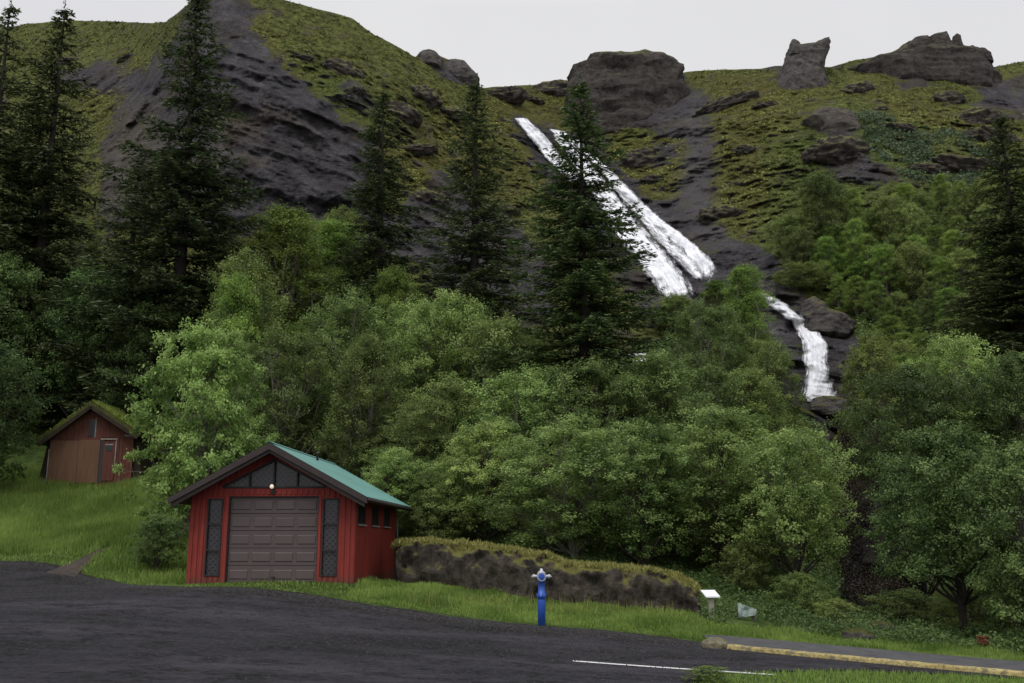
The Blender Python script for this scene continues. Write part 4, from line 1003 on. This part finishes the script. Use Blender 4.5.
PR['b'] = make_decid('tree_b', 12, 8, 6, .08, 28, 640, 60, .12, 'round', 3, 'bark_pale', zs=.8)
PR['c'] = make_decid('tree_c', 13, 9, 5.4, .08, 32, 660, 58, .115, 'oval', 2, 'bark_pale', 'leaf_olive', zs=1.)
PR['d'] = make_decid('tree_d', 14, 10, 5.0, .06, 34, 680, 62, .105, 'cone', 1, 'bark_pale', 'leaf_fresh', zs=1.2)
PR['k'] = make_decid('tree_k', 19, 9, 6.8, .24, 32, 700, 56, .13, 'round', 1, 'bark', 'leaf', zs=.8)
PR['e'] = make_decid('tree_e', 15, 8, 6.5, .16, 30, 620, 54, .14, 'round', 1, 'bark', 'leaf_deep', zs=.8)
PR['f'] = make_decid('tree_f', 16, 8, 6.2, .18, 28, 620, 54, .13, 'round', 2, 'bark', 'leaf_deep', zs=.7)
PR['g'] = make_decid('tree_g', 17, 6, 5.6, .03, 26, 460, 50, .13, 'round', 3, 'bark', 'leaf_olive', zs=.8)
PR['h'] = make_decid('tree_h', 18, 9, 6.8, .26, 32, 700, 52, .14, 'round', 1, 'bark_dark', 'leaf_deep', zs=.7)
PR['s1'] = make_spruce('spruce_a', 21, 19, 7.2, gap=.14, power=1.0, dens=1.25)
PR['s2'] = make_spruce('spruce_b', 22, 19, 6.4, dens=1.1, gap=.2, power=.95)
PR['s4'] = make_spruce('spruce_d', 27, 18, 6.8, dens=1.05, gap=.28, power=1.1)
PR['s3'] = make_spruce('spruce_c', 23, 18, 7.4, 'needle_green', dens=1.35, gap=.1, power=.95)

FALLS = [[(505,100),(560,118),(640,195),(735,262),(725,300),(665,325),(600,250),(530,175)], [(745,285),(800,292),(860,340),(860,412),(790,408),(790,335),(745,305)], [(612,345),(662,343),(664,370),(612,372)]]
forbid = [(100,470)]
def add_tree(kind, px, py_top, Y, wpx, label, cat='tree', group=None, name='deciduous_tree', rz=None, pybase=None):
    pr = PR[kind]; top = ray(px, py_top, Y); zb = ground_z(px, Y)
    Xw = float(top[0]); 
    # trunk stands under the crown top
    pxb, _ = project(np.array([Xw, Y, zb])); zb = ground_z(float(pxb), Y)
    if pybase is not None: zb = float(ray(px, pybase, Y)[2])
    Hh = float(top[2])-zb; s = Y/1.0/FPX
    Ww = wpx*s
    e = empty(name, (Xw, Y, zb-.05), rng.uniform(0, 6.28) if rz is None else rz, label=label, cat=cat, group=group)
    e.scale = (Ww/pr['W'], Ww/pr['W'], Hh/pr['H'])
    for part in ('trunk', 'crown'):
        o = bpy.data.objects.new(part, pr[part]); C.objects.link(o); o.parent = e
    return e
SPR = [
 ('s4',12,-6,53,160,'dark spruce at the far left edge of the picture, its tip against the sky'),
 ('s4',66,-3,55,175,'tall dark spruce second from the left edge, top just above the hill'),
 ('s2',36,95,56,130,'shorter black-green spruce between the two leftmost tall ones'),
 ('s1',200,-14,52,190,'tallest broad spruce in front of the bare grey cliff'),
 ('s2',140,150,54,120,'dark lower spruce left of the tallest one'),
 ('s4',384,86,56,125,'slender spruce left of the centre pair, above the bright birch'),
 ('s2',476,76,53,140,'grey-green spruce left of the one crossing the waterfall'),
 ('s3',580,76,42.5,185,'fresh green spruce whose branches cross the waterfall'),
 ('s1',1000,112,47,140,'tall dark spruce on the right edge of the wood'),
 ('s2',1050,60,45,140,'dark spruce cut by the right edge of the picture'),
 ('s2',-45,30,52,150,'dark spruce just outside the left edge of the wood'),
 ('s2',640,345,40.5,0,'x')]
for s in SPR:
    if s[4]: add_tree(s[0], s[1], s[2], s[3], s[4]*1.36, s[5], 'spruce', 'tall spruces rising from the wood', 'spruce_tree')
TR = [
 ('ash',205,322,35.5,132,'bright light green maple left of the red garage', None),
 ('e',100,262,53,125,'dark round-headed tree standing behind the turf roofed hut', None),
 ('e',12,252,52,120,'dark green leafy tree at the left edge above the meadow', None),
 ('e',-25,330,42,150,'dark tree low at the left edge of the meadow', None),
 ('f',60,330,55,100,'shaded tree right behind the left eave of the hut', None),
 ('f',150,300,50,110,'shaded tree between the hut and the bright maple', None),
 ('c',248,246,48,120,'olive green tree above and right of the bright maple', None),
 ('d',290,200,55,150,'yellow-green birch rising below the cliff, left of centre', None),
 ('d',335,215,60,120,'pale birch behind the olive tree, close under the cliff', None),
 ('c',345,205,62,90,'yellowish birch touching the left side of the slender spruce', None),
 ('d',238,265,46,95,'narrow fresh green birch above the bright maple', None),
 ('d',395,262,52,90,'fresh green birch in front of the slender spruce', None),
 ('b',345,288,47,115,'green tree right behind the garage ridge', None),
 ('b',290,325,43,120,'mid green tree behind the left half of the garage roof', None),
 ('c',368,330,41,110,'olive tree behind the right end of the garage', None),
 ('b',410,296,47,110,'light green tree below the slender spruce', None),
 ('a',455,292,45,130,'rounded light tree under the grey-green spruce', None),
 ('b',505,312,43,125,'rounded tree left below the spruce at the falls', None),
 ('a',448,380,38,118,'mid green tree right of the garage, behind the boulder end', None),
 ('b',520,365,38,140,'broad olive tree in the middle of the wood', None),
 ('a',485,420,34,120,'low leafy tree above the left part of the boulder', None),
 ('b',590,355,38,150,'pale green tree straight below the spruce at the falls', None),
 ('b',570,415,31.5,165,'many-stemmed pale willow right behind the mossy boulder', None),
 ('a',655,350,38,140,'light green tree below the tiny splash of water', None),
 ('a',640,420,31,140,'light tree behind the right half of the boulder', None),
 ('d',742,260,54,85,'bright green birch between the tall fall and the lower cascade', None),
 ('c',674,293,62,62,'small tree hiding the left foot of the tall waterfall', None),
 ('d',716,277,61,50,'small fresh green tree at the right foot of the tall waterfall', None),
 ('b',705,300,50,95,'tree just under the foot of the tall waterfall', None),
 ('b',690,355,41,130,'mid green tree left below the lower cascade', None),
 ('g',770,340,47,70,'small brownish tree left of the lower cascade', None),
 ('c',748,365,42,110,'olive tree under the gap between both falls', None),
 ('a',715,405,32,170,'wide light-leaved tree above the grey information post', None),
 ('k',788,425,30,150,'spreading tree with a dark trunk left of the ravine', None),
 ('h',945,420,26,165,'shaded tree on a straight dark trunk right of the ravine', 644),
 ('e',1015,440,24,150,'fork-trunked dark tree beside the pavement at the right edge', 652),
 ('f',905,360,38,130,'tree on the right flank of the ravine', None),
 ('h',912,455,31,110,'dark tree leaning over the right side of the ravine mouth', None),
 ('c',870,330,46,90,'olive tree directly right of the lower cascade', None),
 ('b',955,330,40,120,'green tree high on the bank right of the ravine', None),
 ('e',1010,350,37,120,'dark leafy tree under the right spruce', None),
 ('c',820,170,66,80,'small light birch on the slope right of the tall fall', None),
 ('g',790,215,66,60,'yellow-brown bush at the edge of the dark rock right of the falls', None),
 ('g',800,262,62,70,'low rusty shrub hanging over the dark gully', None),
]
for k, px, pt, Y, wp, lab, pb in TR:
    add_tree(k, px, pt, Y, wp, lab, 'tree', 'leafy trees of the wood', 'deciduous_tree', pybase=pb)
# the rest of the wood, by region
def covers(px, pt, pb, wp):
    for F_ in FALLS:
        q = np.array(F_); xs_, ys_ = np.meshgrid(np.linspace(px-wp*.5, px+wp*.5, 9), np.linspace(pt, pb, 12))
        if inpoly(xs_, ys_, q).any(): return True
    return False
upts = []
for k in range(90):
    for _ in range(80):
        px = rng.uniform(785, 1070); pb = rng.uniform(np.interp(px, [785,840,900,1070], [245,230,215,190]), 400); hp = rng.uniform(30, 62); wp = hp*rng.uniform(.7, 1.05)
        if pb-hp > np.interp(px, [785,830,900,960,1090], [200,150,160,170,160]) and not covers(px, pb-hp, pb, wp) and not (px < 880 and pb > 330) and not any(abs(px-a) < 15 and abs(pb-b_) < 14 for a, b_ in upts): break
    upts.append((px, pb)); Y = float(F_at(px, pb)[0])
    add_tree(['g','d','d','c'][k % 4], px, pb-hp, Y, wp, 'small bushy birch on the open green slope high at the right', 'tree', 'small trees high on the right slope', 'young_birch')
fills = [  # region, kinds, x range, top range, Y(top) , width range, count, label
 ('right', ['b','c','d','g','b'], (830,1090), (175,400), (40,80), 56, 'leafy tree among many on the wooded slope right of the lower cascade', 'trees on the right slope'),
 ('middle', ['a','b','c','a'], (380,760), (330,470), (33,52), 34, 'leafy tree in the dense wood behind the boulder', 'trees in the middle wood'),
 ('left', ['e','f','c'], (-120,180), (150,330), (55,75), 14, 'dark tree in the wood on the slope above the hut', 'trees above the hut'),
 ('midleft', ['c','d','b','d'], (215,420), (250,400), (44,60), 16, 'tree in the wood on the slope above the garage', 'trees above the garage')]
for nm, kinds, xr, pr_, yr, cnt, lab, grp in fills:
    done = 0; k = 0; pts = []
    while done < cnt and k < 4000:
        k += 1; px = rng.uniform(*xr); f = rng.uniform(0, 1); pt = pr_[1]+(pr_[0]-pr_[1])*f; Y = yr[0]+(yr[1]-yr[0])*f+rng.uniform(-2, 2)
        if nm == 'right' and px < 905 and pt > 320: continue
        if nm == 'right':   # canopy top falls away to the left of the slope
            if pt < np.interp(px, [780,830,900,960,1090], [260,200,175,185,170]): continue
        if nm == 'midleft' and 370 < px and pt < 300: continue
        hpx = rng.uniform(95, 135)*45/Y; wp = hpx*rng.uniform(.65, .95)
        zb = ground_z(px, Y); top = ray(px, pt, Y); Hh = top[2]-zb
        if Hh < 2.5 or Hh > 11: continue
        _, pb = project(np.array([top[0], Y, zb])); 
        if covers(px, pt, pb, wp): continue
        if any(abs(px-a) < 16 and abs(pt-b_) < 22 for a, b_ in pts): continue
        if 20 < px < 210 and Y < 51: continue
        pts.append((px, pt)); done += 1
        add_tree(kinds[int(rng.integers(len(kinds)))], px, pt, Y, min(wp, Hh*FPX/Y*1.1), lab, 'tree', grp, 'deciduous_tree')
    print(nm, done)
# shrubs
for px, pb, hp, wp, lab in [(430,545,55,75,'leafy shrub between the garage corner and the boulder'),(800,628,60,70,'low green shrub on the verge left of the ravine'),(745,606,70,60,'shrub growing round the small pale board'),
                            (778,636,38,50,'small shrub right of the pale board'),(905,630,45,90,'low green shrub at the mouth of the ravine'),(970,632,50,80,'low green shrub between the two right trunks'),(1030,625,70,80,'shrub at the right edge of the verge'),
                            (835,636,42,50,'little shrub on the verge edge left of the ravine stones'),(158,560,50,60,'dark shrub against the left wall of the garage')]:
    Y = {430:34,800:27.5,745:29.6,778:27,905:29,970:27,1030:27,835:26.5,158:31.5}[px]
    zb = ground_z(px, Y); P = ray(px, pb, Y); top = ray(px, pb-hp, Y)
    gk = 'e' if px == 158 else 'g'; pr = PR[gk]; e = empty('shrub', (float(P[0]), Y, zb-.1), rng.uniform(0, 6), label=lab, cat='shrub', group='low shrubs along the verge')
    s = Y/FPX; e.scale = (wp*s/pr['W'],)*2+(max(.5, float(top[2])-zb)/pr['H'],)
    for part in ('trunk', 'crown'):
        o = bpy.data.objects.new('stem' if part == 'trunk' else 'foliage', pr[part]); C.objects.link(o); o.parent = e
p = ground_hit(708, 683); e = empty('weed_clump', (float(p[0]), float(p[1])-.1, float(G(p[0], p[1]))), label='small leafy weed clump at the roadside in the bottom right', cat='plant')
e.scale = (.13, .13, .045)
for part in ('trunk', 'crown'):
    o = bpy.data.objects.new('stem' if part == 'trunk' else 'foliage', PR['g'][part]); C.objects.link(o); o.parent = e

# ------------------------------------------------------------------ ground cover (stuff)
def hill_pts(n, poly, wgt=None):
    """random points of the hill surface whose grid cell lies in the polygon (picture directions)"""
    m = inpoly(PX[:-1, :-1], PY[:-1, :-1], poly); r_, c_ = np.nonzero(m)
    A = HP[r_, c_]; B_ = HP[r_+1, c_]; D_ = HP[r_, c_+1]; area = np.linalg.norm(np.cross(B_-A, D_-A), axis=1)
    w_ = area/A[:, 1]**1.3 if wgt is None else wgt(area, A); i = rng.choice(len(r_), n, p=w_/w_.sum()); u, v = rng.uniform(0, 1, (2, n, 1))
    r_, c_ = r_[i], c_[i]
    return (HP[r_, c_]*(1-u)+HP[r_+1, c_]*u)*(1-v)+(HP[r_, c_+1]*(1-u)+HP[r_+1, c_+1]*u)*v
# meadow at left
gar = [(-9.0, 26.7), (-4.0, 26.4), (-3.6, 34), (-8.6, 34)]
def near_grass(n, x0, x1, y0, y1, cond):
    X = rng.uniform(x0, x1, n); Y = rng.uniform(y0, y1, n); k = cond(X, Y) & ~inpoly(X, Y, gar); X, Y = X[k], Y[k]; return np.stack([X, Y, G(X, Y)], 1)
P1 = hill_pts(110000, [(-160,470),(215,470),(215,640),(-160,640)])
# keep the dirt path and the hut floor free
tp = np.array(tr_px, float); qx, qy = project(P1); onp = np.abs(qx-np.interp(-qy, -tp[:, 1], tp[:, 0])) < np.interp(-qy, -tp[:, 1], tp[:, 2])*1.15; onp &= qy > 541
inh = (P1[:, 0] > -21) & (P1[:, 0] < -17.1) & (P1[:, 1] > 45) & (P1[:, 1] < 49.6)
P1 = P1[~(onp | inh)]
cl = fbm(P1*np.array([.35, .35, .1]), 3)
P2 = near_grass(60000, -40, -4, 24.5, 34, lambda X, Y: (Y > far_edge(X)+.1+.5*np.abs(jag(X))))
qx, qy = project(P2); P2 = P2[~((np.abs(qx-np.interp(-qy, -tp[:, 1], tp[:, 0])) < np.interp(-qy, -tp[:, 1], tp[:, 2])*1.2) & (qy < 578) & (qy > 541))]
Pm_ = np.concatenate([P1, P2]); hN = np.concatenate([.2+.22*np.clip(cl+.4, 0, 1), np.where(P2[:, 1] < far_edge(P2[:, 0])+1.2, .1, .22)])
fr_ = (Pm_[:, 0] > -9.6) & (Pm_[:, 1] < 27.4); hN[fr_] *= .45
tone = np.clip(.42+.75*fbm(Pm_*np.array([.45, .45, .1])+5, 4)+rng.normal(0, .16, len(Pm_)), 0, 1)
o = link_mesh('meadow_grass', blades(Pm_, hN*rng.uniform(.6, 1.3, len(Pm_)), .022, .55, tone), M['grass']); tag(o, 'thick green grass of the meadow left of the garage', 'grass', kind='stuff')
k = rng.choice(len(P1), 2600, replace=False); o = link_mesh('seed_stems', blades(P1[k], rng.uniform(.25, .6, len(k)), .009, .35), M['dry_grass']); tag(o, 'thin pale seed stems standing in the meadow', 'grass', kind='stuff')
# roadside verges
P3 = near_grass(150000, -4, 20, 20.5, 28, lambda X, Y: (Y > np.where(X > 4.2, np.interp(X, pf[:, 0], pf[:, 1])+.1, far_edge(X)+.28+jag(X))) & ((X < 4.6) | (Y < np.interp(X, pf[:, 0], pf[:, 1])+2.2+.8*jag(X*2))))
h3 = .035+.20*np.clip(fbm(P3*np.array([.9,.9,.1]), 4)+.25, 0, 1); t3 = np.clip(.46+.8*fbm(P3*np.array([.7, .7, .1])+3, 4)+rng.normal(0, .16, len(P3)), 0, 1)
o = link_mesh('verge_grass', blades(P3, h3*rng.uniform(.5, 1.4, len(P3)), .016, .5, t3), M['grass']); tag(o, 'short green verge grass between the road and the boulder', 'grass', kind='stuff')
P4 = near_grass(45000, 2.6, 14, 10, 19, lambda X, Y: (Y < near_edge(X)-.03) & (X > vw[0, 0]) & (Y > 12))
o = link_mesh('near_verge_grass', blades(P4, rng.uniform(.03, .10, len(P4)), .012, .5), M['grass']); tag(o, 'short yellowish grass patch in the bottom right corner', 'grass', kind='stuff')
# tall dry stems along boulder
P5 = near_grass(500, -2.5, 4.2, 24.6, 26.2, lambda X, Y: Y > far_edge(X)+.9)
o = link_mesh('grass_stems', blades(P5, rng.uniform(.15, .38, len(P5)), .008, .3), M['dry_grass']); tag(o, 'thin dry grass stems in front of the boulder', 'grass', kind='stuff')
# forest floor undergrowth
P6 = hill_pts(150000, [(215,620),(215,300),(380,300),(620,360),(700,330),(745,300),(790,420),(850,430),(860,210),(1100,170),(1100,620)])
P7 = near_grass(160000, -3.5, 20, 22, 34, lambda X, Y: (X > -3.4) & (((X > 4.6) & (Y > np.interp(X, pf[:, 0], pf[:, 1])+1.9+.8*jag(X*2))) | (Y > 30.3)))
NF = len(P6); P6 = np.concatenate([P6, P7]); nearf = np.r_[np.zeros(NF, bool), np.ones(len(P7), bool)]; qx, qy = project(P6)
k = np.zeros(len(P6), bool)
for F_ in FALLS[:2]+[[(825,405),(870,405),(905,470),(915,560),(905,622),(850,622),(835,540)]]: k |= inpoly(qx, qy, F_)
bx = np.array(bpy.data.objects['information_board'].location); k |= (np.abs(P6[:, 0]-bx[0]) < .6) & (P6[:, 1] < bx[1]+.3) & (P6[:, 1] > bx[1]-2.5)
k |= inpoly(P6[:, 0], P6[:, 1], gar)
P6 = P6[~k]; nearf = nearf[~k]
P6[:, 2] += rng.uniform(0, 1, len(P6))*np.where(nearf, .1+.6*np.clip(.2+1.4*fbm(P6*np.array([.8,.8,.1]), 3), 0, 1), .7*np.clip(.5+fbm(P6*.25, 2), 0, 1))
V, F_ = leaf_quads(P6, rng.normal(size=P6.shape)*.7+np.array([0, -.2, .8]), np.where(nearf, .075, np.clip(P6[:, 1]/45, .7, 1.7)*.15)*rng.uniform(.6, 1.3, len(P6)))
o = link_mesh('undergrowth', np_mesh('undergrowth', V, F_, {'tone': ('FACE', np.clip(.4+.5*fbm(P6*.3, 3)+rng.normal(0, .15, len(P6)), 0, 1))}), M['leaf_deep'])
tag(o, 'leafy undergrowth covering the ground of the wooded slope', 'undergrowth', kind='stuff')
# rusty growth inside the ravine, its deep shade put into the dark tones
P9 = hill_pts(60000, [(828,405),(868,405),(905,470),(925,560),(915,625),(845,625),(832,540)]); P9b = near_grass(22000, 10.2, 13.6, 29.5, 34, lambda X, Y: X > 0)
P9 = np.concatenate([P9, P9b]); P9[:, 2] += rng.uniform(0, 1, len(P9))*np.clip(.25+.9*fbm(P9*.6, 3), 0, 1)
V, F_ = leaf_quads(P9, rng.normal(size=P9.shape)*.8+np.array([0, -.4, .5]), rng.uniform(.05, .10, len(P9)))
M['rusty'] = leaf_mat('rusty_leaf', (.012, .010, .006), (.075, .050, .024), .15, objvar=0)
o = link_mesh('ravine_brush', np_mesh('ravine_brush', V, F_, {'tone': ('FACE', np.clip(.3+.8*fbm(P9*.3, 3)+rng.normal(0, .12, len(P9)), 0, 1))}), M['rusty'])
tag(o, 'rusty brush toned dark for shade covering the sides of the shaded ravine', 'brush', kind='stuff')
# rough moss and grass tussocks on the open hill
P8 = hill_pts(270000, [(-100,470),(-100,-80),(1120,-80),(1120,300),(860,300),(760,300),(560,330),(400,330),(215,420)])
qx, qy = project(P8); k = np.zeros(len(P8), bool)
for F_ in FALLS: k |= inpoly(qx, qy, F_)
jj = np.clip(np.interp(qx, pxs, np.arange(NC)), 0, NC-1).astype(int); rr_ = np.clip((pyj[jj]-qy)/(pyj[jj]-sky_py[jj])*(NR-1), 0, NR-1).astype(int)
rk = ROCK[rr_, jj]+SCREE[rr_, jj]; ye = YEL[rr_, jj]; k |= (rk+.9*fbm(P8*.5, 4)+.35*rng.normal(size=len(P8))*.4 > .45) | (fbm(P8*np.array([.7, .7, 1.1])+3, 3) < -.02) | (fbm(P8*np.array([.25, .25, .5])+13, 3) < -.22)
P8 = P8[~k]; ye = ye[~k]
V, F_ = leaf_quads(P8+np.array([0, 0, .06]), rng.normal(size=P8.shape)*.6+np.array([0, -.5, .8]), P8[:, 1]/100*.25*rng.uniform(.5, 1.4, len(P8)), .5)
o = link_mesh('hill_moss', np_mesh('hill_moss', V, F_, {'tone': ('FACE', np.clip(.25+.45*ye+.7*fbm(P8*.45, 4)+.7*fbm(P8*.07+3, 3)+rng.normal(0, .06, len(P8)), 0, 1))}), None)
mm = leaf_mat('moss_tuft', (.045, .055, .016), (.27, .30, .08), .1, .9, 0); o.data.materials.append(mm)
tag(o, 'yellow-green moss and short grass on the open upper slopes', 'moss', kind='stuff')
P10 = hill_pts(12000, [(850,112),(890,118),(935,128),(1000,150),(1040,190),(960,195),(900,178),(868,150)])
P10 = P10[fbm(P10*.35+40, 3) > -.1]; P10[:, 2] += rng.uniform(0, .5, len(P10))
V, F_ = leaf_quads(P10, rng.normal(size=P10.shape)*.7+np.array([0, -.4, .7]), rng.uniform(.14, .32, len(P10)))
o = link_mesh('lupin_cover', np_mesh('lupin_cover', V, F_, {'tone': ('FACE', np.clip(.4+.8*fbm(P10*.4, 3)+rng.normal(0, .1, len(P10)), 0, 1))}), leaf_mat('lupin', (.04, .065, .03), (.15, .20, .115), .3, objvar=0))
tag(o, 'bluish green low plants on the upper right slope below the crag', 'ground plants', kind='stuff')
# gravel along the road edge
n = 30000; X = rng.uniform(-19, 4.3, n); Y = far_edge(X)-.1-np.abs(rng.normal(0, 1, n))*rng.choice([.5, 5.], n); s = rng.uniform(.006, .026, n); X = np.where(X < -18, X+8, X)
P = np.stack([X, Y, G(X, Y)+.02], 1); oc = np.array([(1,0,0),(0,1,0),(-1,0,0),(0,-1,0),(0,0,1)])*.9
V = (P[:, None]+oc[None]*s[:, None, None]*rng.uniform(.6, 1.3, (n, 5, 1))).reshape(-1, 3); b0 = np.arange(n)[:, None]*5
F_ = np.concatenate([b0+np.array([[0,1,4]]), b0+np.array([[1,2,4]]), b0+np.array([[2,3,4]]), b0+np.array([[3,0,4]])])
o = link_mesh('gravel', np_mesh('gravel', V, F_), simple('gravel', (.032, .030, .031), .9, .5, 9, .3, .01)); tag(o, 'loose dark gravel along the far edge of the road', 'gravel', kind='stuff')
print('objects', len(bpy.data.objects))
